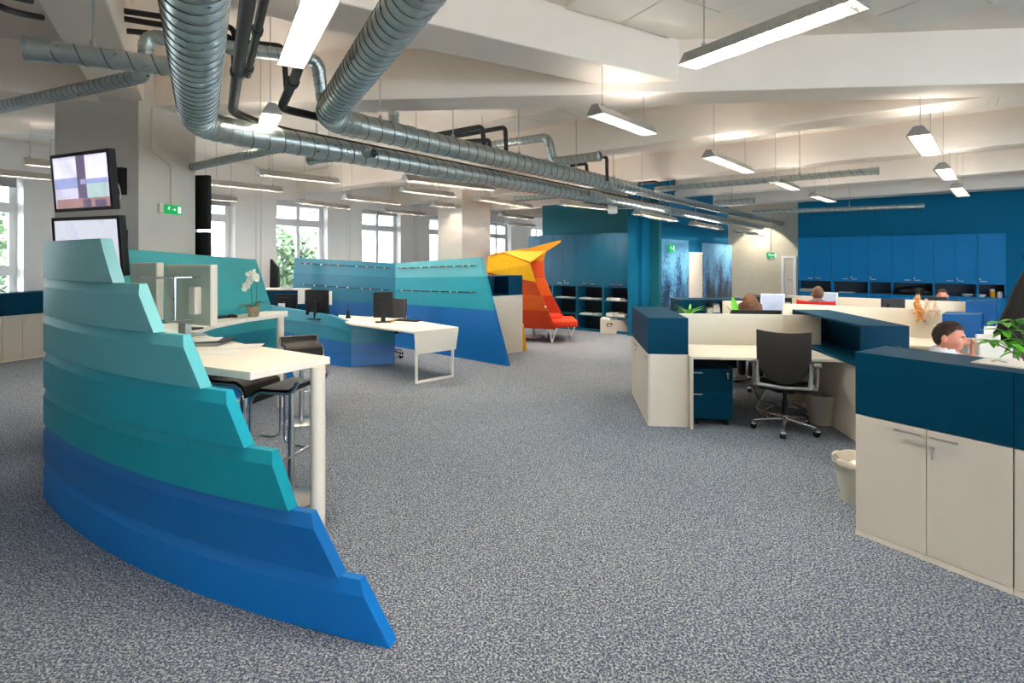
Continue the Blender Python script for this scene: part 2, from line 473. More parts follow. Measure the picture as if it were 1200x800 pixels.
wA = Vector((.536, .844, 0)).normalized(); PA = (-5.13, 13.09)     # wall A, windows seen behind the reception
winsA = [(-5.7, -4.2), (-3.12, -1.66), (-.665, .778), (1.92, 3.41), (4.70, 6.17), (8.05, 9.51), (11.1, 12.6)]
window_wall('wall_left', PA, wA[:2], -3.5, 16, [(a, c, .95, 3.1) for a, c in winsA if a > -3.3], 'white window wall behind the reception')
for (a, c) in winsA:
    if a > -3.3: window(PA, wA[:2], a, c, .95, 3.1, 2, 2.6)
dB = Vector((.326, .945, 0)); PB = (-8.75, 9.5)                    # wall B, further left
winsB = [(-2.2, .1)]
window_wall('wall_left_front', PB, dB[:2], -15.5, 1.2, [(a, c, .95, 3.2) for a, c in winsB], 'white wall with the wide window at far left')
for (a, c) in winsB: window(PB, dB[:2], a, c, .95, 3.2, 2, 2.62, 1.5)
e1 = Vector((PB[0], PB[1], 0)) + dB * 1.2; e2 = Vector((PA[0], PA[1], 0)) - wA * 3.5
struct(part('wall_left_return', MB().prism([(e1.x, e1.y), (e2.x, e2.y), (e2.x - .4, e2.y + .3), (e1.x - .4, e1.y + .3)], 0, ZC), 'winwall'))
# wall with windows behind the photographer and on the right, unseen; their windows are placed and sized to add daylight
window_wall('wall_back', (-13, -4.5), (1, 0), 0, 34, [(16 + 2.9 * i, 18.5 + 2.9 * i, .4, 3.4) for i in range(6)], 'unseen white wall behind the viewpoint, windows placed to add light', -.4)
for i in range(6): window((-13, -4.5), (1, 0), 16 + 2.9 * i, 18.5 + 2.9 * i, .4, 3.4, 2, 2.6, None, -.3)
# blue wall on the right and the room behind it
BW0 = W(935, 241.5, ZB); dBW = Vector((3.83, -3.1, 0)).normalized()
struct(part('wall_right_rear', MB().fbox(BW0, dBW, 0, 12.5, 0, .2, 0, ZC), 'bluewall'), 'petrol blue painted wall above the cabinets')
rw = BW0 + dBW * 12.5
window_wall('wall_right', (rw.x, rw.y), (-.08, -1), 0, 13.2, [(2 + 3 * i, 4 + 3 * i, .95, 3.1) for i in range(3)], 'unseen white wall at right, windows placed to add light')
for i in range(3): window((rw.x, rw.y), (-.08, -1), 2 + 3 * i, 4 + 3 * i, .95, 3.1, 2, 2.6)

# beams of the rear hall, running across the ducts
def beam(P, d, t0, t1, w, z0=ZB, name='ceiling_beam', label=None, m='plaster'):
    return struct(part(name, MB().fbox(P, d, t0, t1, 0, w, z0, ZC + .02), m, bevel=.012), label)
dv = Vector((.788, -.616, 0)); un = Vector((.616, .788, 0))
P2 = Vector((2.18, 7.24, 0))
beam(P2, dv, -13, 3.2, .42, label='white beam crossing above the hanging ducts')
beam(P2 + un * 3.1, dv, -15, 9, .42)
beam(P2 + un * 6.2, dv, -16, 9, .42)
beam(P2 + un * 9.15, dv, -17, 12, .6)
# main diagonal beam 1 with the pillar, and the two that meet it
d1 = Vector((.996, -.085, 0)).normalized()
beam((-3.85, 5.6), d1, 0, 20, .44, label='deep white beam running right from the big pillar')
fB = Vector((.866, .5, 0)); fA = Vector((-.5, .866, 0))
beam((-.79 - 4 * .866, 3.76 - 4 * .5), fB, -3, 6.85, .47, 3.40, label='white beam ending at the deep beam')
beam((-4.2 + 6 * .5, 5.5 - 6 * .866), (-.5, .866), -3, 6.3, -.38, label='white beam coming overhead towards the big pillar')
struct(part('ceiling_beam', MB().prism([(-4.0, 5.55), (-4.85, 5.07), (-9.5, 2.4), (-9.5, 7.6), (-4.1, 6.3)], ZB, ZC + .02), 'plaster', bevel=.012), 'wide white beam left of the big pillar')

# ceiling boards laid as single tiles
def tiles(poly, ang, name='ceiling_tile', s=.6, lim=300):
    d = Vector((*deg(ang), 0)); n = Vector((d.y, -d.x, 0))
    def inside(x, y):
        c = False; j = len(poly) - 1
        for i in range(len(poly)):
            xi, yi = poly[i]; xj, yj = poly[j]
            if (yi > y) != (yj > y) and x < (xj - xi) * (y - yi) / (yj - yi) + xi: c = not c
            j = i
        return c
    g = s / 2 - .008
    tb = MB().fbox((0, 0), (d.x, d.y), -g, g, -g, g, -.022, .004)
    me = None; cnt = 0; org = Vector((poly[0][0], poly[0][1], 0))
    pts = []
    for i in range(-60, 60):
        for j in range(-60, 60):
            p = org + d * (i + .5) * s + n * (j + .5) * s
            if inside(p.x, p.y): pts.append(p)
    pts.sort(key=lambda p: p.length)
    for p in pts[:lim]:
        if me is None:
            o = part(name, tb, 'tile', ceiling); me = o
        else:
            o = me.copy(); COL.objects.link(o)
        o.location = (p.x, p.y, ZC)
tiles([(.95, 4.75), (-.9, 1.2), (4.5, -.3), (9, 3.2), (9, 4.2)], -30)
q2 = P2 + un * .42
tiles([(1.2, 6.2), (2.6, 5.75), (4.4, 5.6), (2.0, 7.3), (.3, 8.6), (-.2, 8.2)], 38.5)
for k, (a0, a1) in enumerate(((-3.2, 6.5), (-3.4, 7.5), (-3.0, 9))):
    o0 = P2 + un * (3.1 * k + .46)
    pp = [o0 + dv * a0, o0 + dv * a1, o0 + dv * a1 + un * 2.62, o0 + dv * a0 + un * 2.62]
    tiles([(p.x, p.y) for p in pp], 38.5)
o0 = P2 + un * .46
pp = [o0 - dv * 11.5, o0 - dv * 6.2, o0 - dv * 6.2 + un * 2.6, o0 - dv * 11.5 + un * 2.6]
tiles([(p.x, p.y) for p in pp], 38.5)
tiles([(-8.8, 7.7), (-4.3, 6.5), (-4.2, 8.6), (-8.0, 10.2)], 38.5)

# pillars
pc = Vector((-3.75, 5.40, 0)); dl = -Q
pil = struct(part('pillar', MB().fbox(pc, Q, -.96, 0, 0, .80, 0, ZC), 'column', bevel=.006), 'big square pillar carrying two screens')
p2 = A(541.5, 300, 11.4); p2.z = 0
struct(part('pillar', MB().fbox(p2, V, -.74, 0, 0, .92, 0, ZC), 'column', bevel=.006), 'white square pillar behind the reception walls')
# vertical pipe pairs on the window wall
for t in (-1.2, 1.35, 3.95):
    c = Vector((PA[0], PA[1], 0)) + wA * t + Vector((wA.y, -wA.x, 0)) * .05
    b = MB()
    for k in (0, .12): q = c + wA * k; b.tube([(q.x, q.y, 0), (q.x, q.y, 3.78)], .014, 8)
    struct(part('wall_pipe', b, 'frame', smooth=True), 'pair of white heating pipes between windows')
# blinds
for (t0, t1, zz) in ((-3.06, -1.70, 2.86),):
    tag(part('roller_blind', MB().fbox(PA, wA, t0, t1, .12, .14, zz, 3.08), 'blind'), 'grey roller blind at top of window right of big pillar', 'blind')
tag(part('roller_blind', MB().fbox(PB, dB, -2.15, .05, .1, .12, 2.98, 3.18), 'blind'), 'grey roller blind on the leftmost window', 'blind')
tag(part('roller_blind', MB().fbox(PA, wA, 2.6, 3.38, .12, .14, 2.98, 3.08), 'blind'), 'short grey blind above third window from the big pillar', 'blind')

# teal cabinets with a partition wall behind, mural wall, corridor
TC0 = Vector((2.65, 12.1, 0)); dT = Vector((-.77, .64, 0)).normalized(); nT = Vector((.64, .77, 0)).normalized()
tw = TC0 + nT * .42
struct(part('wall_teal', MB().fbox(tw, dT, -.5, on_line(635.5, tw, dT), 0, -.15, 0, 3.12), mat('teal_wall_paint', (0, 98, 112), .7)), 'teal partition wall above the shelf cabinets')
MW0 = Vector((3.02, 12.22, 0)) - U * .45
struct(part('wall_mural', MB().fbox(MW0, U, 0, 6.6, 0, .2, 0, ZC), 'bluewall'), 'dark petrol wall carrying the mural')
t_ = lambda px: on_line(px, MW0, U)
tag(part('mural', MB().fbox(MW0, U, t_(754), t_(806), -.02, 0, .1, 2.2), 'mural'), 'large mural print of dark towers on light blue, left of white door', 'mural')
tag(part('mural', MB().fbox(MW0, U, t_(822.5), t_(857), -.02, 0, .1, 2.17), 'mural'), 'narrow mural print right of the white door', 'mural')
dr = struct(bpy.data.objects.new('door_1', None), 'white door in the mural wall'); COL.objects.link(dr)
dc = MW0 + U * t_(807); dr.location = dc
part('door_leaf', MB().fbox(MW0, U, t_(807.5), t_(822), -.03, .0, 0, 1.86), 'whitepanel', dr, bevel=.004)
part('door_frame', MB().fbox(MW0, U, t_(806.5), t_(807.5), -.04, .0, 0, 1.9).fbox(MW0, U, t_(807.5), t_(822.6), -.04, .0, 1.86, 1.9), 'white', dr)
CW0 = Vector((7.0, 20.6, 0)); 
struct(part('wall_rear', MB().fbox(CW0, dv, 0, 8, 0, .2, 0, ZC), mat('corridor_paint', (196, 188, 168), .8)), 'beige corridor wall behind the desks')
struct(part('wall_rear_left', MB().fbox(tw + nT * 12, dT, -3, 14, 0, .2, 0, ZC), 'winwall'))
d2r = struct(bpy.data.objects.new('door_2', None), 'glazed corridor door with pale frame'); COL.objects.link(d2r)
tt = lambda px: on_line(px, CW0, dv)
dq = CW0 + dv * tt(917); d2r.location = dq
f = MB(); a_, c_ = tt(916), tt(933)
f.fbox(CW0, dv, a_, a_ + .08, -.06, 0, 0, 1.82); f.fbox(CW0, dv, c_ - .08, c_, -.06, 0, 0, 1.82); f.fbox(CW0, dv, a_ + .08, c_ - .08, -.06, 0, 1.74, 1.82)
part('door_frame', f, 'frame', d2r)
part('door_leaf', MB().fbox(CW0, dv, a_ + .08, c_ - .08, -.03, 0, 0, 1.74), 'grey_edge', d2r)
hd = MB().tube([CW0 + dv * (a_ + .2) + Vector((-.05, -.06, 1.0)), CW0 + dv * (a_ + .32) + Vector((-.05, -.06, 1.0))], .012, 8)
part('door_handle', hd, 'chrome', d2r)
# wall-washer lamp in the corridor that lights the beige wall
wl = CW0 + dv * tt(893) + Vector((-dv.y, dv.x, 0)) * -1.0
lt = thing('ceiling_spotlight', 'small ceiling spotlight washing the beige corridor wall', 'lamp', (wl.x, wl.y, 3.1))
part('housing', MB().lathe([(.05, 0), (.06, .12), (.03, .16), (.01, .16), (.01, .7)], (wl.x, wl.y, 3.1), 16), 'alu', lt, smooth=True)
sl = bpy.data.lights.new('corridor_lamp', 'SPOT'); sl.energy = 70; sl.spot_size = math.radians(80); sl.color = (1, .93, .8); sl.shadow_soft_size = .05
so = bpy.data.objects.new('corridor_lamp', sl); COL.objects.link(so); so.location = (0, 0, -.03); so.parent = lt
so.rotation_euler = Vector((un.x * 1, un.y * 1, -1.3)).to_track_quat('-Z', 'Y').to_euler()
# skirting
for nm, P, d, a, c in (('baseboard_left', PA, wA, -3.5, 16),):
    struct(part(nm, MB().fbox(P, d, a, c, -.015, 0, 0, .08), 'frame'))

# ================================================================== OUTSIDE
struct(part('street', MB().box(-90, 90, -60, 120, -4.2, -4.0), 'asphalt'), 'street below the windows')
def facade(x, y, w, h, ang, cols, rows, m, label):
    r = thing('building', label, 'building', (x, y, -4))
    d = deg(ang)
    part('wall', MB().fbox((x, y), d, 0, w, 0, 6, -4, h - 4), m, r)
    for i in range(cols):
        for j in range(rows):
            x0 = (i + .3) * w / cols; z0 = -4 + (j + .35) * h / rows
            o = part('window', MB().fbox((x, y), d, x0, x0 + w / cols * .38, -.06, .0, z0, z0 + h / rows * .5), 'facade_win', r)
    part('cornice', MB().fbox((x, y), d, -.2, w + .2, -.3, 0, h - 4.4, h - 4), 'facade_red', r)
    part('balcony_band', MB().fbox((x, y), d, 0, w, -.5, 0, .2 + 2.0, .2 + 2.45), 'facade_red', r)
facade(-30, 26, 18, 14, 40, 6, 4, 'facade', 'pale rendered house with red bands across the street')
facade(-16, 42, 26, 16, 50, 8, 4, 'facade', 'long pale house farther along the street')
def tree(x, y, h, s, label):
    r = thing('street_tree', label, 'tree', (x, y, -4))
    part('trunk', MB().tube([(x, y, -4), (x + .1, y, -4 + h * .5), (x, y, -4 + h * .8)], [.18, .13, .05], 8), 'bark', r, smooth=True)
    b = MB(); rnd = random.Random(h)
    for i in range(1500):
        v = Vector((rnd.gauss(0, 1), rnd.gauss(0, 1), rnd.gauss(0, 1))).normalized() * (rnd.random() ** .4)
        p = Vector((x + v.x * s, y + v.y * s, -4 + h * .72 + v.z * s * 1.15)) + Vector((noise.noise(v * 3) * .8, 0, noise.noise(v * 4) * .7))
        q = Vector((rnd.gauss(0, 1), rnd.gauss(0, 1), rnd.gauss(0, 1))).normalized(); t = q.orthogonal().normalized() * .16; u2 = q.cross(t)
        b.add([p - t, p + u2 * .7, p + t, p - u2 * .7], [(0, 1, 2, 3)])
    o = part('foliage', b, 'tree_leaf', r); o['kind'] = 'stuff'
tree(-11.9, 28.5, 7.6, 1.6, 'green street tree outside the window right of big pillar')
tree(-17.5, 16.0, 7.2, 2.6, 'bushy street tree outside the leftmost window')
tree(-19.5, 19.5, 7.5, 2.6, 'second bushy tree behind the one at far left window')

# ================================================================== DUCTS
def duct(mb, p0, p1, r, pitch=.075, seg=28, ridge=.004, cap0=False, cap1=False):
    p0, p1 = Vector(p0), Vector(p1); t = p1 - p0; L = t.length; t.normalize()
    x = t.orthogonal().normalized(); y = t.cross(x)
    prof = []
    s = -pitch
    while s < L + pitch:
        for (ds, dr_) in ((0, 0), (.46, 0), (.47, 1), (.51, 1), (.52, 0)): prof.append((s + ds * pitch * 1.0, dr_))
        s += pitch
    vs = []; n = seg + 1
    for (s, q) in prof:
        for k in range(n):
            a = 2 * math.pi * k / seg
            ss = min(max(s + pitch * k / seg, 0), L)
            rr = r + q * ridge
            vs.append(p0 + t * ss + (x * math.cos(a) + y * math.sin(a)) * rr)
    fs = [(i * n + k, i * n + k + 1, (i + 1) * n + k + 1, (i + 1) * n + k) for i in range(len(prof) - 1) for k in range(seg)]
    nb = len(mb.f); mb.add(vs, fs)
    for q in range(nb, nb + len(fs)):
        if ((q - nb) // seg) % 5 in (1, 2, 3): mb.m[q] = 1
    for fl, c, dd in ((cap0, p0, -t), (cap1, p1, t)):
        if fl: mb.lathe([(r * 1.02, -.10), (r * 1.10, -.10), (r * 1.10, -.005), (r * 1.25, -.005), (r * 1.25, .012), (r * 1.02, .012), (r * .9, -.02), (0.0001, -.02)], c, seg, dd)
    return mb
def elbow(mb, a, c, b, r, n=5, e=None, seg=24):
    """segmented bend from a over corner c to b with folded collars"""
    a, c, b = Vector(a), Vector(c), Vector(b)
    pts = [a * (1 - t) ** 2 + c * 2 * t * (1 - t) + b * t * t for t in [k / n for k in range(n + 1)]]
    mb.tube(pts, r * 1.01, seg, cap=False)
    for i, p in enumerate(pts):
        t = (pts[min(i + 1, n)] - pts[max(i - 1, 0)]).normalized()
        mb.lathe([(r * 1.0, -.008), (r * 1.045, -.006), (r * 1.045, .006), (r * 1.0, .008)], p, seg, t)
def collar(mb, p, t, r, w=.03): mb.lathe([(r, -w), (r * 1.06, -w), (r * 1.06, w), (r, w)], p, 28, t)

# lower duct: comes from overhead, turns at the pillar, runs along the hall
z1, z2 = 2.75, 2.95
C1 = W(232, 147, z1)                       # its corner
n1 = Vector((-.5, .866, 0)); n1.normalize()
def alongU(P, t): return P + U * t
lo = thing('ventilation_duct', 'thick spiral duct nearest the big pillar, turning to run under its twin', 'duct', (C1.x, C1.y, z1), 'ventilation ducts under the ceiling')
b = MB(); duct(b, C1 - n1 * 4.6, C1 - n1 * .62, .125, .10)
part('overhead_run', b, ['zinc', 'seam'], lo, smooth=True)
b = MB(); b.lathe([(.127, 0), (.13, .01), (.13, .05), (.106, .09), (.106, .2), (.112, .2), (.112, .24), (.104, .24), (.104, .34)], C1 - n1 * .62, 28, n1)
part('reducer', b, ['zinc', 'seam'], lo, smooth=True)
b = MB(); elbow(b, C1 - n1 * .3, C1, C1 + U * .3, .106, 6)
part('bend', b, ['zinc', 'seam'], lo, smooth=True)
b = MB(); collar(b, C1 + U * .34, U, .104); duct(b, C1 + U * .3, C1 + U * 6.3, .104, .14)
part('hall_run', b, ['zinc', 'seam'], lo, smooth=True)
b = MB(); collar(b, C1 + U * 6.3, U, .1); duct(b, C1 + U * 6.3, C1 + U * 17, .085, .2)
part('far_run', b, ['zinc', 'seam'], lo, smooth=True)
# upper duct
S2 = W(457, 156, z2); C2 = S2 - U * 0.72
up = thing('ventilation_duct', 'thick spiral duct above, coming from top centre and turning along the hall', 'duct', (C2.x, C2.y, z2), 'ventilation ducts under the ceiling')
n2_ = (W(372, 132, z2) - W(456, 4, z2)).normalized()
b = MB(); duct(b, C2 - n2_ * 4.5, C2 - n2_ * .34, .118, .09)
part('overhead_run', b, ['zinc', 'seam'], up, smooth=True)
b = MB(); elbow(b, C2 - n2_ * .34, C2, C2 + U * .3, .116, 6)
part('bend', b, ['zinc', 'seam'], up, smooth=True)
tend = 1.0
e_ = W(751, 220.5, z2); Lr = (e_ - C2).length
b = MB(); duct(b, C2 + U * .3, C2 + U * Lr, .112, .15); collar(b, C2 + U * .95, U, .112); collar(b, C2 + U * 1.2, U, .112)
b.lathe([(.114, 0), (.10, .03), (.07, .05), (.06, .06)], C2 + U * Lr, 28, U)
part('hall_run', b, ['zinc', 'seam'], up, smooth=True)
b = MB(); q = C2 + U * .78; duct(b, q, q + Vector((-.02, .02, .22)), .05, .06, 20, .002); collar(b, q + Vector((-.01, .01, .2)), (0, 0, 1), .05, .012)
part('stub', b, ['zinc', 'seam'], up, smooth=True)
b = MB(); duct(b, C2 + U * (Lr + .02), C2 + U * (Lr + 12), .062, .2)
part('far_run', b, ['zinc', 'seam'], up, smooth=True)
part('air_slot', MB().fbox((C2 + U * (Lr + .1))[:2], U[:2], 0, 11.4, -.035, .035, z2 - .085, z2 - .06), 'louvre', up)

def branch(label, segs, r, cap0=False, cap1=False, pitch=.08, bends=True, hang=None, grp='small branch ducts'):
    """segs: polyline of world points; straight spiral pieces with bends between"""
    root = thing('branch_duct', label, 'duct', segs[0], grp)
    pts = [Vector(p) for p in segs]; n = len(pts); k = r * 1.6
    for i in range(n - 1):
        a, c = pts[i], pts[i + 1]; t = (c - a).normalized()
        a2 = a + t * (k if i > 0 else 0); c2 = c - t * (k if i < n - 2 else 0)
        if (c2 - a2).dot(t) > .01:
            b = MB(); duct(b, a2, c2, r, pitch, 18, .0025, cap0 and i == 0, cap1 and i == n - 2)
            part('spiral_pipe', b, ['zinc', 'seam'], root, smooth=True)
        if i < n - 2:
            t2 = (pts[i + 2] - c).normalized(); b = MB(); elbow(b, c2, c, c + t2 * k, r, 6, seg=18)
            part('bend', b, 'zinc', root, smooth=True)
    if hang:
        for h in hang:
            hp = pts[0].lerp(pts[-1], h) if n == 2 else pts[h if isinstance(h, int) else 0]
            b = MB().tube([(hp.x, hp.y, hp.z + r), (hp.x, hp.y, ZC)], .006, 6)
            b.lathe([(.018, 0), (.018, .03), (.006, .05)], (hp.x, hp.y, hp.z + r - .005), 10)
            part('hanger_rod', b, 'satin', root, smooth=True)
    return root
branch('short capped branch duct at upper left, ending in a flange', [W(33, 57, 2.75), W(206, 79, 2.75)], .05, cap0=True, pitch=.11, hang=(.42,))
branch('branch duct rising in front of the big pillar and crossing behind the thick ducts', [W(-60, 139, 3.07), A(170, 88, 4.0), A(172, 42, 4.0), A(372, 70, 4.4), A(378, 118, 4.5)], .052, pitch=.075)
branch('thin branch duct leading left behind the big pillar', [W(352, 168, 2.75), W(222, 196.5, 2.75)], .042, pitch=.06)
branch('short capped branch duct right of the double lamp', [W(364, 187.5, 2.75), W(438, 179, 2.75)], .045, cap0=True, pitch=.07, hang=(.1,))
branch('thin capped branch duct before the teal wall', [W(604, 233.5, 2.75), W(690, 226, 2.75)], .045, cap0=True, pitch=.09, hang=(.4,))
branch('double bent branch duct rising over the upper duct', [A(560, 172, 8.2), A(642, 160.5, 7.6), A(649, 190.5, 7.6), W(702, 183, 3.06)], .058, cap1=True, pitch=.09)
branch('long capped branch duct crossing to the right', [W(768, 222, z2), W(1029, 200, z2)], .05, cap1=True, pitch=.13, hang=(.70,))
branch('short capped branch duct above the mural', [W(838, 238, z2), W(883, 234.7, z2)], .06, cap1=True, pitch=.12, hang=(.45,))
branch('farthest long branch duct before the blue wall', [W(881, 249, z2), W(1082, 241.5, z2)], .06, cap1=True, pitch=.16, hang=(.6,))
# hanger rods of the long ducts
for i, t in enumerate((.6, 1.6, 2.8, 4.2, 5.4)):
    q = C2 + U * t
    tag(part('hanger_rod', MB().tube([(q.x, q.y, z2 + .11), (q.x, q.y, ZC)], .006, 6).lathe([(.02, 0), (.02, .03), (.006, .05)], (q.x, q.y, z2 + .105), 10), 'satin', smooth=True),
        'thin steel rod hanging the upper duct, number in run: %s' % ('nearest the bend', 'second from the bend', 'midway along the duct', 'second from the duct end', 'at the duct end')[i], 'rod', 'hanger rods of the upper duct')

# black pipes
def pipe(label, pts, r=.022, corner=.08, joints=(), cap=True):
    root = thing('black_pipe', label, 'pipe', pts[0], 'black pipes under the ceiling')
    part('pipe_run', MB().tube(pts, r, 14, cap, corner), 'blackpipe', root, smooth=True)
    for (i, f_) in joints:
        a, c = Vector(pts[i]), Vector(pts[i + 1]); q = a.lerp(c, f_)
        part('socket', MB().lathe([(r, -.035), (r * 1.3, -.03), (r * 1.3, .03), (r, .035)], q, 16, c - a), 'blackpipe', root, smooth=True)
    return root
zb = 2.93
CP = W(272, 132, zb)
cm = (C1 + C2) / 2; cm.z = 2.83
pipe('thick black pipe bending to run between the two thick ducts', [W(296, -40, zb), W(278, 88, zb), CP, CP + Vector((.05, .1, -.06)) + U * .3, CP + Vector((.05, .1, -.06)) + U * 9], .036, .14, ((0, .96),))
pipe('thinner black pipe ending in a socket beside the thick one', [W(316, -30, 3.0), W(290, 88, 3.0)], .024, 0, ((0, .45), (0, .9)))
pipe('black pipe coming down from behind the long lamp', [W(366, 30, 3.05), W(346, 90, 3.0), W(329, 127, 2.95), W(329, 127, 2.95) + U * 3], .034, .1, ((1, .15),))
for i, (y0, y1) in enumerate(((13, 22), (22, 33), (36, 44))):
    pipe('black pipe across the ceiling beside the overhead beam, %s of three' % ('front', 'middle', 'rear')[i], [W(146, y0, 3.55 - .03 * i), W(274 - 2 * i + (62 if i == 2 else 0), y1 + 10, 3.55 - .03 * i), W(276 - 2 * i + (62 if i == 2 else 0), y1 + 12, 3.55 - .03 * i) + Vector((.02, 0, -.45))], .022, .06)
pipe('curved black pipe at the top left corner', [A(-40, -10, 3.2), A(0, 8, 3.3), A(20, 15, 3.5), A(49, 20.5, 3.7)], .020, .1)
pipe('second black pipe at the top left corner', [A(-20, -12, 3.0), A(38, 1, 3.2)], .02, 0)
pipe('left black pipe looping over the upper duct', [A(500, 160, 6.6), A(565, 148, 6.8), A(568, 175, 6.8)], .030, .06)
pipe('right black pipe looping over the upper duct', [A(515, 163, 6.9), A(592, 149, 7.1), A(593.5, 182, 7.1)], .030, .06)
pipe('small black pipe loop between the two larger ones', [A(545, 166, 6.8), A(573, 164, 6.9), A(574.5, 178, 6.9)], .028, .04)
pipe('small black pipe loop right of the bent branch', [A(668, 194, 8.2), A(687, 191.5, 8.2), A(688, 202, 8.2)], .026, .04)
pipe('tall black pipe loop right of the bent branch', [A(700, 184, 8.4), A(711, 184, 8.4), A(711.5, 212, 8.4)], .026, .04)
pipe('small black pipe near the end of the thick upper duct', [A(748, 215, 10.5), A(768, 213, 10.5), A(774, 216, 10.5), A(774, 222, 10.5)], .03, .05)
pipe('short upright black pipe above the far ducts', [A(790, 210, 10.8), A(790, 225, 10.8)], .03, 0)
# white conduit down the big pillar
c0 = pc + Vector((.14, .25, 0)) * 0
fr = lambda t: pc + QN * t + Vector((Q.x, Q.y, 0)) * .012
qa, qb = fr(.16), fr(.42)
cd = [(qa.x, qa.y, 3.28), (qa.x, qa.y, 2.86), (qa.x, qa.y, 2.83), (qb.x, qb.y, 2.72), (qb.x, qb.y, 2.28)]
tag(part('cable_conduit', MB().tube(cd, .009, 8, True, .03), 'grey_edge', smooth=True), 'thin grey cable conduit running down the big pillar to exit sign', 'conduit')

# ================================================================== LUMINAIRES
def luminaire(label, p0, p1, zf, tube='tubeoff', power=1.0, w=.17, simple=False, rods=True, wide=None, grp='suspended fluorescent lamps'):
    """bottom centre line runs from p0 to p1 at height zf"""
    p0, p1 = Vector(p0), Vector(p1); p0.z = p1.z = zf
    d = (p1 - p0); L = d.length; d.normalize(); n = Vector((-d.y, d.x, 0))
    root = thing('suspended_lamp', label, 'lamp', p0, grp)
    P = lambda s, y, z: p0 + d * s + n * y + Vector((0, 0, z))
    h = .085; wt = w * .36
    b = MB()
    for sg in (-1, 1):                          # sloping sides
        b.hexa([P(0, sg * w / 2, 0), P(L, sg * w / 2, 0), P(L, sg * (w / 2 - .004), 0), P(0, sg * (w / 2 - .004), 0),
                P(0, sg * wt / 2, h), P(L, sg * wt / 2, h), P(L, sg * (wt / 2 - .004), h), P(0, sg * (wt / 2 - .004), h)])
    ct = wt * 1.0; b.hexa([P(0, -ct / 2, h - .004), P(L, -ct / 2, h - .004), P(L, ct / 2, h - .004), P(0, ct / 2, h - .004), P(0, -ct / 2, h), P(L, -ct / 2, h), P(L, ct / 2, h), P(0, ct / 2, h)])
    part('housing', b, 'alu', root)
    part('added_glow_strip', MB().hexa([P(.1, -.014, h + .0002), P(L - .1, -.014, h + .0002), P(L - .1, .014, h + .0002), P(.1, .014, h + .0002), P(.1, -.014, h + .0009), P(L - .1, -.014, h + .0009), P(L - .1, .014, h + .0009), P(.1, .014, h + .0009)]), 'ceiling_glow', root)  # glowing strip added above the closed housing, lights the ceiling
    for s in (-.006, L):
        c = MB().hexa([P(s, -w / 2, -.002), P(s + .006, -w / 2, -.002), P(s + .006, w / 2, -.002), P(s, w / 2, -.002), P(s, -wt / 2, h + .002), P(s + .006, -wt / 2, h + .002), P(s + .006, wt / 2, h + .002), P(s, wt / 2, h + .002)])
        part('end_cap', c, 'alu', root)
    lv = MB()
    ns = max(8, int(L / .05))
    for i in range(1, ns):
        s = L * i / ns
        lv.hexa([P(s, -w / 2 + .006, .002), P(s + .006, -w / 2 + .006, .0), P(s + .006, w / 2 - .006, .0), P(s, w / 2 - .006, .002),
                 P(s + .002, -w / 2 + .016, .032), P(s + .004, -w / 2 + .016, .032), P(s + .004, w / 2 - .016, .032), P(s + .002, w / 2 - .016, .032)])
    lv.hexa([P(0, -.002, .002), P(L, -.002, .002), P(L, .002, .002), P(0, .002, .002), P(0, -.002, .026), P(L, -.002, .026), P(L, .002, .026), P(0, .002, .026)])
    part('louvre', lv, 'louvre', root)
    for sg in (-1, 1):
        part('tube', MB().tube([P(.03, sg * w * .22, .045), P(L - .03, sg * w * .22, .045)], .008, 8), tube, root, smooth=True)
    if rods:
        for s in (L * .12, L * .88):
            q = P(s, 0, h)
            part('hanger_wire', MB().tube([q, (q.x, q.y, ZC)], .0035, 6).lathe([(.015, 0), (.015, .02), (.004, .035)], q, 8), 'satin', root, smooth=True)
    return root
def lum(label, a, c, zf, **k): return luminaire(label, W(a[0], a[1], zf), W(c[0], c[1], zf), zf, **k)
lum('long bright lamp at the upper right, nearest the viewer', (806, 79), (1010, 5), 2.9, tube='tube', power=1.6)
q0 = W(341, 78, 2.9); q1 = W(376, 0, 2.9); q1 = q0 + (q1 - q0).normalized() * 1.5
luminaire('large bright lamp seen from below between the thick ducts', q0, q1, 2.9, tube='tube', power=1.4, w=.165)
lum('bright lamp seen end-on below the thick ducts left of centre', (319, 133), (304, 173), 2.87, tube='tube', power=1.2, w=.16)
lum('glowing lamp hanging alone in the middle of the ceiling', (697, 134), (761, 158), 2.95, tube='tubegreen', power=1.5)
lum('white glowing lamp right of the middle one', (830, 184), (878, 203), 2.9, tube='tube', power=1.4)
lum('glowing lamp half behind the long crossing duct', (905, 213), (933, 223), 2.9, tube='tube', power=1.2)
lum('small glowing lamp before the blue wall left', (952, 230), (975, 237), 2.9, tube='tube', power=1.2)
lum('first of three lamps in a row over right hand desks', (1076, 158), (1092, 182), 2.9, tube='tube', power=1.4, w=.2)
lum('middle of three lamps in a row over right hand desks', (1104, 198), (1114, 211), 2.9, tube='tube', power=1.4, w=.2)
lum('farthest of three lamps in a row over right hand desks', (1120, 220), (1129, 230), 2.9, tube='tube', power=1.4, w=.2)
lum('lit lamp hanging before the mural, leftmost', (746, 251), (790, 259.5), 2.5, tube='tube', power=1.0, w=.2)
lum('lit lamp hanging before the mural, second', (811, 263), (844, 269), 2.5, tube='tube', power=1.0, w=.2)
lum('lit lamp before the corridor opening', (861, 272), (886, 275.5), 2.5, tube='tube', power=1.0, w=.2)
lum('louvred lamp in the corridor opening', (888, 277.5), (932, 279), 2.5, tube='tube', power=.8, w=.2)
lum('large louvred lamp before the white pillar', (474, 212), (576, 223.5), 2.72, power=.5, w=.2)
lum('louvred lamp under the far ducts beside white box', (659, 240), (712, 246), 2.8, tube='tube', power=.5, w=.2)
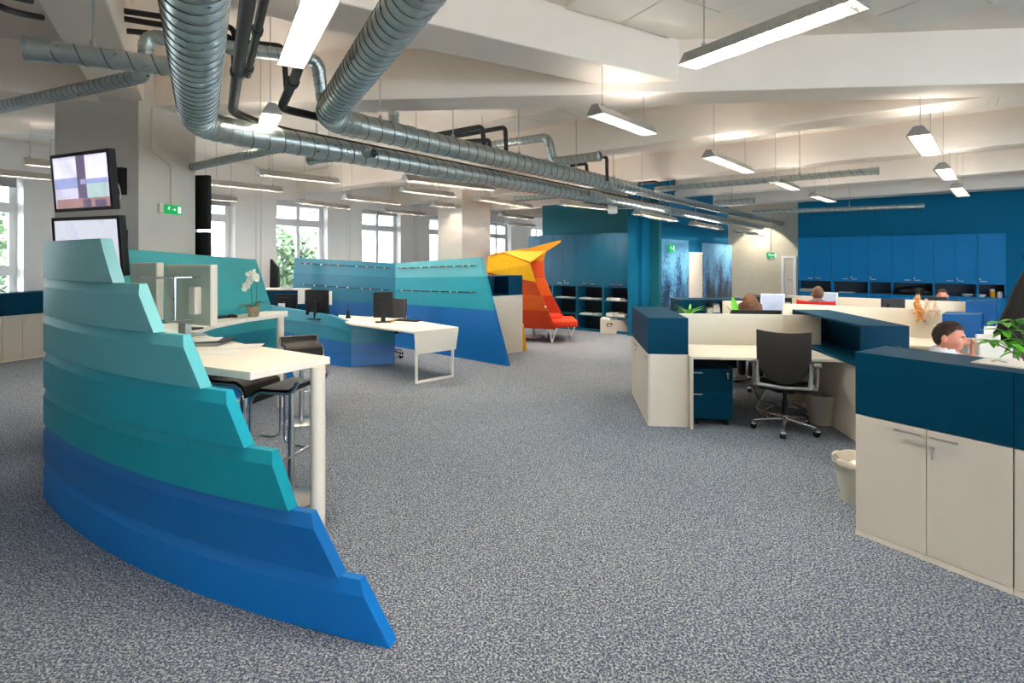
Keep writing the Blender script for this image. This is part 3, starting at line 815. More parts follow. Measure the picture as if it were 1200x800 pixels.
lum('grey lamp right of big pillar, upper right of two', (303, 205), (395, 215.5), 2.85, power=.4)
lum('grey lamp right of big pillar, lower left of two', (242, 216), (329, 225), 2.8, power=.4)
lum('grey lamp nearest the first window behind pillar', (236, 233), (276, 236.5), 2.8, power=.3)
lum('grey lamp before the second window right of pillar', (349, 238), (407, 245), 2.8, power=.3)
lum('grey lamp left of white pillar, before third window', (404, 233), (466, 240), 2.8, power=.3)
lum('faint lamp close to the third window right of the big pillar', (449, 248), (497, 253), 2.8, power=.3)
lum('lamp with warm glow just left of white pillar', (471, 224), (530, 231), 2.8, tube='tube', power=.5)
lum('short visible lamp end left of white pillar', (507, 241), (530, 243.5), 2.8, power=.3)
lum('grey lamp right of white pillar, highest of three', (560, 234), (621, 244), 2.8, power=.3)
lum('grey lamp right of white pillar, middle of three', (586, 253), (624, 257.5), 2.8, power=.3)
lum('grey lamp right of white pillar, lowest of three', (593, 263), (626, 266), 2.75, power=.3)
lum('grey lamp left of big pillar, upper of two', (29, 193), (78, 198), 2.8, power=.4)
lum('grey lamp left of big pillar, lower of two', (-30, 203), (70, 212), 2.8, power=.4)
# lamps over the viewpoint, of the same rows, out of frame
for (x, y, lb) in ((2.2, -.6, 'right of'), (-3.2, .4, 'left of'), (5.6, 1.2, 'far right of'), (-.2, -1.8, 'straight behind')):
    luminaire('fluorescent lamp out of frame, %s the viewpoint' % lb, (x, y, 2.9), (x + .6, y - 1.04, 2.9), 2.9, tube='tube', power=1.5)

em = A(718, 244, 10.5)
t = thing('emergency_light', 'rounded white emergency light beside the lamp before teal wall', 'lamp', em)
part('cover', MB().fbox(em, (1, 0), -.09, .09, -.05, .05, em.z - .11, em.z + .11), 'frame', t, bevel=.03, seg=4)
part('cable', MB().tube([(em.x + .08, em.y, em.z), (em.x + .5, em.y + .3, em.z + .02)], .006, 6), 'frame', t)
part('bracket', MB().tube([(em.x, em.y, em.z + .1), (em.x, em.y, ZC)], .006, 6), 'satin', t)

# exit signs ---------------------------------------------------------------
def running_man(mb, P, s):
    """pictogram strokes; P(x, z) maps sign coordinates to space"""
    def st(pts, w):
        for a, c in zip(pts, pts[1:]):
            a, c = Vector(a), Vector(c); t = (c - a).normalized(); n = Vector((-t.y, t.x)) * w
            q = [a - n, c - n, c + n, a + n]
            f = [P(k.x, k.y, 0) for k in q]; g = [P(k.x, k.y, .002) for k in q]
            mb.add(f + g, [(0, 1, 2, 3), (7, 6, 5, 4), (0, 4, 5, 1), (1, 5, 6, 2), (2, 6, 7, 3), (3, 7, 4, 0)])
    st([(s * .05, s * .75), (s * .18, s * .75)], s * .09)
    st([(0, s * .55), (s * -.05, s * .2)], s * .07)
    st([(s * -.05, s * .2), (s * .15, 0), (s * .05, s * -.3)], s * .06)
    st([(s * -.05, s * .2), (s * -.25, s * -.05), (s * -.45, s * -.05)], s * .06)
    st([(0, s * .5), (s * .25, s * .35), (s * .35, s * .5)], s * .045)
    st([(0, s * .5), (s * -.25, s * .45), (s * -.3, s * .2)], s * .045)
def arrow(mb, P, x, s, dirx=1):
    def poly(q):
        f = [P(k[0], k[1], 0) for k in q]; g = [P(k[0], k[1], .002) for k in q]; n = len(q)
        mb.add(f + g, [tuple(range(n)), tuple(reversed(range(n, 2 * n)))] + [(i, (i + 1) % n, n + (i + 1) % n, n + i) for i in range(n)])
    poly([(x - s * .6 * dirx, -s * .12), (x + s * .1 * dirx, -s * .12), (x + s * .1 * dirx, s * .12), (x - s * .6 * dirx, s * .12)])
    poly([(x + s * .1 * dirx, -s * .4), (x + s * .6 * dirx, 0), (x + s * .1 * dirx, s * .4)])
def exit_sign(label, O, d, w, h, left_box=True, dirx=1):
    O = Vector(O); d = Vector(d).normalized(); n = Vector((d.y, -d.x, 0))
    r = thing('exit_sign', label, 'sign', O)
    part('sign_panel', MB().fbox(O, d, -w / 2, w / 2, -.03, 0, O.z - h / 2, O.z + h / 2), 'sign_green', r, bevel=.008, seg=3)
    P = lambda x, z, e: O + d * x + n * (.031 + e) + Vector((0, 0, z))
    b = MB(); P1 = lambda x, z, e: P(x - w * .22, z, e); running_man(b, P1, h * .42); arrow(b, P, w * .06, h * .38, dirx)
    b.add([P(w * .26, -h * .36, 0), P(w * .42, -h * .36, 0), P(w * .42, h * .36, 0), P(w * .26, h * .36, 0), P(w * .26, -h * .36, .002), P(w * .42, -h * .36, .002), P(w * .42, h * .36, .002), P(w * .26, h * .36, .002)],
          [(0, 1, 2, 3), (7, 6, 5, 4), (0, 4, 5, 1), (1, 5, 6, 2), (2, 6, 7, 3), (3, 7, 4, 0)])
    part('pictogram', b, 'sign_white', r)
    if left_box:
        part('lamp_box', MB().fbox(O, d, -w / 2 - w * .2, -w / 2 + .005, -.035, 0, O.z - h / 2 - .004, O.z + h / 2 + .004), 'grey_edge', r, bevel=.01, seg=3)
    return r
es = pc + QN * .42; 
exit_sign('green exit sign with running figure and arrow on the big pillar', (es.x + Q.x * .001, es.y + Q.y * .001, 2.24), QN, .27, .10)
ms = MW0 + U * t_(785)
exit_sign('small green exit sign on the mural', (ms.x + U.y * .025, ms.y - U.x * .025, 1.98), U, .35, .2, False)
cs_ = A(904, 299, 15.5)
r = exit_sign('green exit sign hanging on a rod before beige corridor', cs_, (1, 0, 0), .30, .16, False, -1)
part('hanger_rod', MB().tube([(cs_.x, cs_.y + .015, cs_.z + .08), (cs_.x, cs_.y + .015, ZC)], .01, 6), 'satin', r)
part('lamp_shade', MB().ball((cs_.x, cs_.y, cs_.z - .1), (.13, .05, .05)), 'grey_edge', r, smooth='all')

# ================================================================== WALL SCREENS
def flat_panel(label, tl, tr, br, bl, m, th=.07, bez=.03):
    tl, tr, br, bl = map(Vector, (tl, tr, br, bl))
    n = (tr - tl).cross(bl - tl).normalized()
    if n.dot(Vector((0, 0, H)) - tl) < 0: n = -n
    ctr = (tl + tr + br + bl) / 4
    th = .05
    r = thing('wall_screen', label, 'screen', ctr, 'screens on the big pillar')
    part('casing', MB().slab([tl, tr, br, bl], -n * th), 'black', r, bevel=.006)
    f = lambda a: a + (ctr - a).normalized() * bez * 1.4 + n * .002
    part('display', MB().slab([f(tl), f(tr), f(br), f(bl)], -n * .004), m, r)
    k = (bl - tl).normalized()
    part('bezel', MB().slab([tl, tr, tr + k * bez, tl + k * bez], n * .006).slab([bl, br, br - k * bez, bl - k * bez], n * .006)
         .slab([tl, bl, f(bl) - n * .002, f(tl) - n * .002], n * .006).slab([tr, br, f(br) - n * .002, f(tr) - n * .002], n * .006), 'black', r)
    return r, ctr, n
wall_f = lambda t, z, o=.0: pc + Q * t + Vector((-QN.x, -QN.y, 0)) * o + Vector((0, 0, z))
sc1, c_, n_ = flat_panel('large tilted wall screen showing a picture, the upper one on the big pillar', A(59, 182.5, 4.86), A(127.5, 173.5, 4.44), A(134, 245, 4.54), A(65, 249, 4.96), 'screen_video')
TL, TR, BR_, BL_ = A(59, 182.5, 4.86), A(127.5, 173.5, 4.44), A(134, 245, 4.54), A(65, 249, 4.96)
def scr(u_, v_): return TL.lerp(TR, u_).lerp(BL_.lerp(BR_, u_), v_) + n_ * .004
pic = MB()
regs = [(.04, .97, .06, .94, 0, 0), (.05, .45, .10, .42, 1, .003), (.58, .96, .08, .50, 1, .003), (.05, .50, .42, .60, 2, .004), (.45, .60, .06, .94, 3, .005), (.06, .96, .78, .94, 4, .006), (.60, .94, .52, .78, 5, .004), (.52, .66, .80, .94, 3, .007), (.72, .9, .82, .94, 3, .007), (.5, .95, .46, .54, 2, .005)]
for (u0, u1, v0, v1, mi, e_) in regs:
    q4 = [scr(u0, v0) + n_ * e_ * .3, scr(u1, v0) + n_ * e_ * .3, scr(u1, v1) + n_ * e_ * .3, scr(u0, v1) + n_ * e_ * .3]
    pic.add(q4, [(0, 1, 2, 3)], mi)
def em(nm, c, e=.5): return screen_mat(nm, [tuple(int(k * .9) for k in c), c, tuple(min(255, int(k * 1.06)) for k in c)], e, 5)
part('picture', pic, [em('pic_pale', (206, 200, 226)), em('pic_white', (226, 224, 244)), em('pic_blue', (150, 160, 208)), em('pic_dark', (112, 96, 128), .4), em('pic_brown', (170, 132, 130), .45), em('pic_green', (176, 200, 200))], sc1)
part('wall_mount', MB().fbox(pc, Q, -.42, -.13, -.06, 0, 2.35, 2.62).fbox(pc, Q, -.40, -.34, -.4, -.06, 2.42, 2.54), 'black', sc1)
part('cable', MB().tube([wall_f(-.2, 2.5, .06), wall_f(-.12, 2.42, .1), wall_f(-.1, 2.3, .1), wall_f(-.2, 2.2, .12)], .005, 6, True, .1), 'frame', sc1)
sc2, c_, n_ = flat_panel('lower wall screen showing a white document, behind the stepped panel', A(61, 255.5, 4.96), A(140, 252, 4.54), A(146, 323, 4.6), A(66, 334, 5.0), 'screen_white')
part('wall_mount', MB().fbox(pc, Q, -.36, -.12, -.06, 0, 1.75, 2.0).fbox(pc, Q, -.40, -.34, -.4, -.06, 1.8, 1.9), 'black', sc2)
for i, (z0_, z1_, s_) in enumerate(((2.05, 2.68, 'upper'), (1.4, 2.02, 'lower'))):
    P_ = pc + QN * .80
    r = thing('wall_screen', '%s dark screen seen edge-on at the right side of big pillar' % s_, 'screen', (P_.x, P_.y, z0_), 'screens on the big pillar')
    part('casing', MB().fbox(P_, (Q.x, Q.y), -.9, .12, .05, .11, z0_, z1_), 'black', r, bevel=.006)
    part('wall_mount', MB().fbox(P_, (Q.x, Q.y), -.5, -.3, 0, .05, (z0_ + z1_) / 2 - .1, (z0_ + z1_) / 2 + .1), 'black', r)

# ================================================================== STEPPED CURVED PANEL (front left)
arc = [(-3.37, 3.87), (-3.06, 3.60), (-2.51, 3.225), (-1.94, 2.905), (-1.48, 2.685), (-1.047, 2.508), (-.743, 2.408), (-.533, 2.349), (-.35, 2.30)]
def smooth_arc(pts, n=64):
    P = [Vector(p) for p in pts]; d = [0]
    for a, c in zip(P, P[1:]): d.append(d[-1] + (c - a).length)
    # least squares quadratic through rotated chord keeps the curve even
    a0, a1 = P[0], P[-1]; ch = (a1 - a0); L = ch.length; t = ch / L; nn = Vector((t.y, -t.x))
    import numpy as np
    xs = np.array([(p - a0).dot(t) for p in P]); ys = np.array([(p - a0).dot(nn) for p in P])
    co = np.polyfit(xs, ys, 3)
    out = []
    for i in range(n + 1):
        x = L * i / n; out.append(a0 + t * x + nn * float(np.polyval(co, x)))
    return out
ARC = smooth_arc(arc)
def at_arc_px(x):      # arc point whose world X is x
    for i in range(len(ARC) - 1):
        if ARC[i].x <= x <= ARC[i + 1].x:
            f_ = (x - ARC[i].x) / (ARC[i + 1].x - ARC[i].x); return i + f_
    return len(ARC) - 1.0
def arc_pt(s, off=0):
    i = min(int(s), len(ARC) - 2); f_ = s - i
    p = ARC[i].lerp(ARC[i + 1], f_)
    t = (ARC[min(i + 2, len(ARC) - 1)] - ARC[max(i - 1, 0)]).normalized()
    n = Vector((-t.y, t.x))                      # away from the viewer
    q = p + n * off
    return q
bh = .261
fp = thing('reception_screen_wall', 'tall curved panel of seven stepped bands, light teal at the top to blue at the floor', 'partition', (ARC[0].x, ARC[0].y, 0))
# right end of each band: world X at its bottom and at its top (front face)
ends = [(-.533, -.691), (-.785, -.944), (-1.047, -1.16), (-1.30, -1.44), (-1.58, -1.735), (-1.93, -2.09), (-2.30, -2.44)]
TH = .065
for k in range(7):
    xb, xt = ends[k]; z0, z1_ = k * bh, (k + 1) * bh - .002
    zm = z1_ - .058                              # the upper quarter leans inwards
    rows = [(z0, 0), (zm, 0), (z1_, .024)] if k < 6 else [(z0, 0), (zm, 0), (z1_, .004)]
    n_ = 40; vs = []; nr = len(rows)
    for i in range(n_ + 1):
        col = []
        for (z, o) in rows:
            f_ = (z - z0) / (z1_ - z0); xe = xb + (xt - xb) * f_
            se = at_arc_px(xe); s = se * i / n_
            p = arc_pt(s, o + (6 - k) * 0.0); col.append((p.x, p.y, z))
        for (z, o) in reversed(rows):
            f_ = (z - z0) / (z1_ - z0); xe = xb + (xt - xb) * f_
            se = at_arc_px(xe); s = se * i / n_
            p = arc_pt(s, TH); col.append((p.x, p.y, z))
        vs += col
    m_ = 2 * nr; fs = []
    for i in range(n_):
        for j in range(m_): fs.append((i * m_ + j, (i + 1) * m_ + j, (i + 1) * m_ + (j + 1) % m_, i * m_ + (j + 1) % m_))
    fs.append(tuple(range(m_))); fs.append(tuple(reversed(range(n_ * m_, (n_ + 1) * m_))))
    o = part('band', MB().add(vs, fs), 'band%d' % (6 - k), fp, smooth=True, bevel=.0015, sharp=14)
    o['label'] = ('bright blue band at the floor', 'deep blue band', 'sea green band', 'darker teal band', 'mid teal band', 'light grey teal band', 'palest teal top band')[k]

# ---- panel behind the bar desk
def banded_wall(name, label, poly_front, n, th, zs, mats, cat='partition', loc=None):
    """flat wall cut into horizontal bands; poly_front maps z -> (left point, right point)"""
    l0, r0 = poly_front(0)
    root = thing(name, label, cat, (l0[0], l0[1], 0))
    for (za, zb_, m) in [(zs[i], zs[i + 1], mats[i]) for i in range(len(mats))]:
        la, ra = poly_front(za); lb, rb = poly_front(zb_)
        b = MB().slab([(la[0], la[1], la[2]), (ra[0], ra[1], ra[2]), (rb[0], rb[1], rb[2]), (lb[0], lb[1], lb[2])], (n[0] * th, n[1] * th, 0))
        part('band', b, m, root, bevel=.002)
    return root
E2 = Vector((-2.85, 7.15, 0)); d2 = Vector((.292, .956, 0)).normalized(); nb2 = Vector((-d2.y, d2.x, 0))
def pw2(z):
    f_ = z / 1.70; L0 = E2 - d2 * 2.55; R0 = E2 - d2 * (.74 * f_)
    top = lambda p, s: min(z, 1.68 + s)
    return ((L0.x, L0.y, z * (1 + .065 * f_)), (R0.x, R0.y, z))
banded_wall('reception_back_wall', 'teal slant-ended panel behind the bar desk and the orchid', pw2, nb2, .06, [0, .26, .54, .84, 1.12, 1.40, 1.70], ['low3', mat('band_deep_sea', (0, 112, 140), .5, 0, .03, 3), mat('band_sea', (16, 128, 148), .5, 0, .03, 3), mat('band_teal_low', (44, 148, 156), .5, 0, .03, 3), mat('band_teal_mid', (54, 152, 158), .5, 0, .03, 3), mat('band_teal_top', (62, 152, 156), .5, 0, .03, 3)])

# ---- folded rear reception walls
CR = Vector((-2.28, 10.5, 0)); ER = Vector((-.07, 8.57, 0)); EL = Vector((-4.75, 11.5, 0))
dR = (ER - CR).normalized(); dL = (EL - CR).normalized(); LR = (ER - CR).length; LL = (EL - CR).length
def pwR(z):
    f_ = z / 1.73
    r_ = ER - dR * (.62 * f_); zt = z * (1.617 / 1.73 + (1 - 1.617 / 1.73) * 0)
    zl = z * (1 - .065 * f_)
    return ((CR.x, CR.y, zl), (r_.x, r_.y, z))
nR = Vector((-dR.y, dR.x, 0))
w1 = banded_wall('reception_rear_wall', 'right half of the folded rear panel, light teal above blue, slanted right end', pwR, nR, .07, [0, .87, 1.42, 1.74], ['band5', 'band4', 'band2'])
def pwL(z):
    f_ = z / 1.73
    l_ = EL - dL * (-.05 + .18 * f_)
    return ((l_.x, l_.y, z), (CR.x, CR.y, z * (1 - .065 * f_)))
nL = Vector((dL.y, -dL.x, 0))
if nL.y < 0: nL = -nL
w2 = banded_wall('reception_rear_wall', 'left half of the folded rear panel, dark teal above blue', pwL, nL, .07, [0, .87, 1.42, 1.74], ['low2', mat('rear_dark_teal', (0, 104, 130), .42, 0, .03, 3), mat('rear_grey_teal', (28, 118, 140), .42, 0, .03, 3)])
rnd = random.Random(3)
for root, P0, dd, L, nn, z_l, z_r in ((w1, CR, dR, LR - .62, -nR, 1.53, 1.60), (w2, CR, dL, LL - .2, -nL, 1.53, 1.62)):
    for j, (za, zb_, n_m) in enumerate(((z_l, z_r, 10), (z_l - .43, z_r - .45, 8))):
        a = P0 + dd * .12 + nn * .006 + Vector((0, 0, za)); c = P0 + dd * (L - .1) + nn * .006 + Vector((0, 0, zb_))
        rail = part('magnet_rail', MB().tube([a, c], .007, 6), 'navy', root)
        for k in range(n_m):
            f_ = (k + .3 + rnd.random() * .4) / n_m
            q = a.lerp(c, f_) + nn * .006
            mk = 'magnet' if rnd.random() < .68 else ('magnet_w' if rnd.random() < .7 else 'magnet_r')
            part('magnet', MB().lathe([(.014, 0), (.014, .012), (.008, .016)], q, 10, nn), mk, rail, smooth=True)

# ---- low banded counter front of the white reception desk
def zig(pts, tops, zs_frac, mats, th, root):
    for k in range(len(mats)):
        f0, f1 = zs_frac[k], zs_frac[k + 1]
        for (a, c, ta, tc_) in [(pts[i], pts[i + 1], tops[i], tops[i + 1]) for i in range(len(pts) - 1)]:
            a, c = Vector((*a, 0)), Vector((*c, 0)); d = (c - a).normalized(); n = Vector((-d.y, d.x, 0))
            za0, za1, zc0, zc1 = ta * f0, ta * f1, tc_ * f0, tc_ * f1
            o_ = n * .014
            vs = [a + Vector((0, 0, za0)), c + Vector((0, 0, zc0)), c + n * th + Vector((0, 0, zc0)), a + n * th + Vector((0, 0, za0)),
                  a + o_ + Vector((0, 0, za1)), c + o_ + Vector((0, 0, zc1)), c + n * th + Vector((0, 0, zc1)), a + n * th + Vector((0, 0, za1))]
            part('band', MB().hexa(vs), mats[k], root, bevel=.003)
lc = thing('reception_counter_front', 'low folded blue and teal counter front under the white reception desk', 'counter', (-2.54, 8.5, 0))
zig([(-4.6, 9.55), (-2.93, 8.66), (-2.54, 8.48), (-1.92, 8.82)], [.93, .80, .70, .68], [0, .26, .52, .78, 1.0], ['low3', 'low2', 'low1', 'low0'], .08, lc)

# ---- white reception desk with waterfall end
rd = thing('reception_desk', 'long white reception desk with tapered end panel and loop leg', 'desk', (-1.3, 7.5, 0))
tp = [W(486, 388.5, .72), W(537.5, 383, .72), W(480, 374, .72), W(397, 368.6, .72), W(395, 373, .72), W(412, 378.8, .72)]
part('desktop', MB().prism([(p.x, p.y) for p in tp], .69, .72), 'white', rd, bevel=.004)
a = Vector((tp[0].x, tp[0].y, 0)); c = Vector((tp[1].x, tp[1].y, 0)); dd = (c - a).normalized(); L = (c - a).length; nn = Vector((-dd.y, dd.x, 0))
Z = lambda p, z: Vector((p.x, p.y, z))
part('end_panel', MB().slab([Z(a, .69), Z(c, .69), Z(c - dd * .05, .40), Z(a + dd * .03, .40)], nn * .02), 'white', rd, bevel=.003)
lg = MB()
for s in (.03, L - .10): lg.fbox(a, dd, s, s + .035, .02, .05, .0, .69)
lg.fbox(a, dd, .065, L - .10, .02, .05, 0, .035)
part('loop_leg', lg, 'white', rd, bevel=.004)
bk = MB(); q = W(400, 370, .72); bk.fbox(q, (1, -.4), -.3, -.27, -.5, .1, 0, .69)
part('side_panel', bk, 'white', rd)

# second rear desktop / shelf left (white ledge with black items)
sh = thing('low_cabinet', 'dark blue low cabinet with white top under the second window', 'cabinet', tuple(A(326, 345, 10.9)[:2]) + (0,))
q = A(305, 340, 10.9); q.z = 0
part('body', MB().fbox(q, (1, -.12), 0, .85, 0, .4, 0, 1.08), 'navy', sh, bevel=.003)
part('top', MB().fbox(q, (1, -.12), -.02, .87, -.02, .42, 1.08, 1.105), 'white', sh, bevel=.003)
q = A(320, 338, 10.8)
cb = MB().slab([A(315.3, 337, 10.8), A(325.5, 337, 10.8), A(325, 313, 10.8), A(320, 308, 10.8), A(316, 303, 10.8)], (0, .12, 0))
tag(part('folded_jacket', cb, 'fabric', bevel=.02), 'black cloth bundle leaning on the white ledge by window', 'jacket')
b = MB()
for i in range(4): q = A(330 + 3 * i, 338.2, 10.75); b.box(q.x - .05, q.x + .04, q.y - .05, q.y + .05, 1.106, 1.12 + .006 * (i % 2))
tag(part('paper_stack', b, 'paper'), 'loose papers on the white ledge right of black bundle', 'paper')

# ================================================================== OFFICE ELECTRONICS
def monitor_at(label, c, face, w, h, zb_, m_back='black', screen='screen_blue', stand=True, zdesk=.72, grp='computer monitors', tilt=0, th=.035, parts=True):
    """c: centre in plan, face: direction the display faces"""
    face = Vector((face[0], face[1], 0)).normalized(); s = Vector((-face.y, face.x, 0)); c = Vector((c[0], c[1], 0))
    r = thing('computer_monitor', label, 'monitor', (c.x, c.y, zdesk), grp)
    part('casing', MB().fbox(c, s, -w / 2, w / 2, -th / 2, th / 2, zb_, zb_ + h), m_back, r, bevel=.006)
    part('display', MB().fbox(c, s, -w / 2 + .018, w / 2 - .018, -th / 2 - .002 if False else th / 2 - .002, th / 2 + .002, zb_ + .02, zb_ + h - .018) if False else
         MB().fbox(c - face * 0, s, -w / 2 + .018, w / 2 - .018, *( (-th / 2 - .003, -th / 2 + .002) if Vector((-s.y, s.x, 0)).dot(face) < 0 else (th / 2 - .002, th / 2 + .003)), zb_ + .02, zb_ + h - .018), screen, r)
    if parts:
        bk_ = -face
        q = c + bk_ * (th / 2)
        part('rear_cover', MB().fbox(q, s, -w * .28, w * .28, *((0, -.025) if Vector((-s.y, s.x, 0)).dot(bk_) < 0 else (0, .025)), zb_ + h * .22, zb_ + h * .8), m_back, r, bevel=.008)
    if stand:
        q = c - face * (th / 2 + .035)
        part('stand_post', MB().fbox(q, s, -.035, .035, -.018, .018, zdesk + .012, zb_ + h * .55), m_back, r, bevel=.005)
        part('stand_foot', MB().fbox(c - face * .04, s, -.12, .12, -.09, .09, zdesk + .0005, zdesk + .014), m_back, r, bevel=.005)
    return r
def keyboard(label, c, d, z, m='black', w=.43):
    r = thing('keyboard', label, 'keyboard', (c[0], c[1], z))
    part('keyboard_body', MB().fbox(c, d, -w / 2, w / 2, -.075, .075, z + .0005, z + .018), m, r, bevel=.004)
    b = MB()
    for i in range(14):
        for j in range(5): b.fbox(c, d, -w / 2 + .015 + i * .029, -w / 2 + .04 + i * .029, -.062 + j * .025, -.042 + j * .025, z + .018, z + .023)
    o = part('keys', b, m, r); o['kind'] = 'stuff'
    return r
def mouse(label, c, ang, z, m='black', m2=None):
    r = thing('computer_mouse', label, 'mouse', (c[0], c[1], z))
    R = Matrix.Rotation(ang, 3, 'Z')
    b = MB().ball((c[0], c[1], z + .002), (.032, .055, .034), 16, 8, rot=R)
    for v in b.v: v.z = max(v.z, z + .0005)
    part('shell', b, m, r, smooth='all')
    if m2: part('side_stripe', MB().ball((c[0], c[1], z + .012), (.0335, .03, .008), 14, 6, rot=R), m2, r, smooth='all')
    return r

# reception rear desk items
c = A(372, 353, 8.9); monitor_at('black monitor at left end of the white reception desk, back turned', c, (.15, 1), .40, .42, .78, zdesk=.72)
c = A(449, 359, 8.45); monitor_at('black monitor with cable on the white reception desk, right of two', c, (-.25, 1), .30, .40, .79, zdesk=.72)
c = A(335, 356, 9.6); monitor_at('low black monitor with a grey label behind the counter front', c, (.1, 1), .42, .28, .80, zdesk=.6)
q = A(328.5, 359, 9.55); tag(part('note_label', MB().box(q.x - .02, q.x + .10, q.y - .045, q.y - .04, q.z - .06, q.z + .06), 'paper'), 'pale grey sticker on back of the low black monitor', 'label')
for i, (x0_, x1_, y0_, y1_, Y_) in enumerate(((349, 357, 338, 356, 10.3), (383, 389, 341, 357, 10.2))):
    a, c = A(x0_, y0_, Y_), A(x1_, y1_, Y_)
    tag(part('paper_sheet', MB().box(a.x, c.x, a.y, a.y + .004, c.z, a.z), 'paper'), 'white paper sheet pinned at the %s of the black monitor' % ('left' if i == 0 else 'right'), 'paper')
c = W(480, 374.5, .72); c = c - Vector((0, .18, 0)); keyboard('black keyboard on white reception desk beside the monitor', c, (1, -.45), .72)
c = W(460, 376.8, .72); mouse('orange and grey mouse by the foot of the reception monitor', c, .5, .72, mat('orange_plastic', (232, 120, 70), .4))
q = W(408, 372.8, .72)
t = thing('desk_microphone', 'small dark cone with antenna on the white reception desk', 'microphone', q)
part('cone', MB().lathe([(.045, 0), (.04, .02), (.012, .12), (.008, .14)], q, 16), 'black', t, smooth=True)
part('antenna', MB().tube([(q.x, q.y, .85), (q.x, q.y, .98)], .005, 6), 'black', t)
pts = [W(420, 374, .72), W(426, 372, .72), W(434, 372.5, .72), W(440, 375.5, .72), W(447, 372, .72)]
tag(part('cable', MB().tube([p + Vector((0, 0, .008)) for p in pts], .005, 6, True, .06), 'greyplastic', smooth=True), 'grey cable curling over the white reception desk', 'cable')

# ================================================================== BAR DESK (front left)
ZD = 1.08
bd = thing('bar_desk', 'bar-height white desk with curved inner edge and round legs', 'desk', (-1.8, 3.6, 0))
inner = [(-1.68, 3.77), (-1.955, 3.95), (-2.32, 4.25), (-2.64, 4.52), (-2.80, 4.80), (-2.86, 5.2), (-2.82, 5.7), (-2.62, 6.28)]
outl = [(-1.16, 3.43), (-1.44, 2.96), (-1.80, 3.125), (-2.30, 3.40), (-2.93, 3.86), (-3.28, 4.22), (-3.44, 5.0), (-3.20, 5.75), (-2.98, 6.48), (-2.72, 6.52)]
poly = outl + list(reversed(inner))
part('desktop', MB().prism(poly, ZD - .045, ZD), 'white', bd, bevel=.003)
for (x, y, r_) in ((-1.21, 3.35, .045), (-2.68, 6.22, .04), (-3.1, 4.1, .045)):
    part('leg', MB().lathe([(r_, 0), (r_, ZD - .046)], (x, y, 0), 28), 'whitepanel', bd, smooth=True)

# white monitors seen from behind
def big_monitor(label, P, d, w, h, z, arm):
    d = Vector(d).normalized(); P = Vector((P[0], P[1], 0))      # P right end seen from behind, d towards the left end
    n = Vector((-d.y, d.x, 0))
    if n.y < 0: n = -n
    fr_ = (lambda mb, x0, x1, y0, y1, z0, z1: mb.hexa([P + d * x0 + n * y0 + Vector((0, 0, z0)), P + d * x1 + n * y0 + Vector((0, 0, z0)), P + d * x1 + n * y1 + Vector((0, 0, z0)), P + d * x0 + n * y1 + Vector((0, 0, z0)),
                                                       P + d * x0 + n * y0 + Vector((0, 0, z1)), P + d * x1 + n * y0 + Vector((0, 0, z1)), P + d * x1 + n * y1 + Vector((0, 0, z1)), P + d * x0 + n * y1 + Vector((0, 0, z1))]))
    r = thing('computer_monitor', label, 'monitor', (P.x, P.y, z), 'white monitors on the bar desk')
    part('casing', fr_(MB(), 0, w, 0, .055, z, z + h), 'whitepanel', r, bevel=.009, seg=3)
    part('rear_panel', fr_(MB(), .006, w - .006, -.004, .002, z + .012, z + h - .012), mat('grey_green_rear', (186, 194, 178), .45), r, bevel=.003)
    part('display', fr_(MB(), .02, w - .02, .053, .058, z + .02, z + h - .02), 'screen_blue', r)
    if arm:
        part('mount_block', fr_(MB(), .11, .20, -.06, -.004, z + .09, z + h * .64), 'whitepanel', r, bevel=.012, seg=3)
        b = MB(); fr_(b, .125, .168, -.20, -.19, z + .055, z + h - .09)           # upright strap
        part('chrome_strap', b, 'chrome', r, bevel=.004)
        b = MB(); fr_(b, .125, .168, -.19, -.004, z + h - .10, z + h - .09)
        part('strap_arm', b, 'chrome', r, bevel=.003)
        b = MB(); fr_(b, .125, .168, -.19, -.06, z + .055, z + .065); part('strap_arm', b, 'chrome', r, bevel=.003)
        b = MB(); fr_(b, .168, .60, -.20, -.17, z + h - .11, z + h - .09)
        part('cross_bar', b, 'chrome', r, bevel=.003)
        for zz in (z + h * .45, z + h * .25):
            part('bolt', MB().lathe([(.010, 0), (.010, .006), (.005, .010)], P + d * .146 - n * .205 + Vector((0, 0, zz)), 12, -n), 'satin', r, smooth=True)
    b = MB(); fr_(b, w / 2 - .02, w / 2 + .2, -.02, .16, ZD + .0005, ZD + .012); part('stand_foot', b, 'alu', r, bevel=.003)
    b = MB(); fr_(b, w / 2 + .02, w / 2 + .12, .0, .05, ZD + .012, z + .01); part('stand_post', b, 'alu', r, bevel=.003)
    return r
PR = A(247.5, 380, 4.13)
big_monitor('white monitor with chrome strap seen from behind, right one on bar desk', PR, (-.88, .475, 0), .63, .475, 1.185, True)
PL = A(184, 380, 4.40)
big_monitor('left white monitor on bar desk, mostly hidden by the stepped panel', PL, (-.88, .475, 0), .40, .475, 1.20, False)
q = W(268, 374.5, ZD); mouse('black and red mouse on the bar desk near orchid', W(272, 372, ZD), 1.9, ZD, 'black', mat('red_stripe', (190, 60, 50), .4))
t = thing('keyboard', 'dark keyboard half hidden behind the right white monitor', 'keyboard', W(258, 373.2, ZD))
part('keyboard_body', MB().fbox(W(258, 373.2, ZD), (.45, .9), -.2, .2, -.0, .13, ZD + .0005, ZD + .02), 'black', t, bevel=.004)
q = W(226, 385.5, ZD); tag(part('tray', MB().fbox(q, (1, -.3), -.07, .07, -.05, .05, ZD + .0005, ZD + .014), 'black', bevel=.004), 'flat black tray beneath the right white monitor', 'tray')
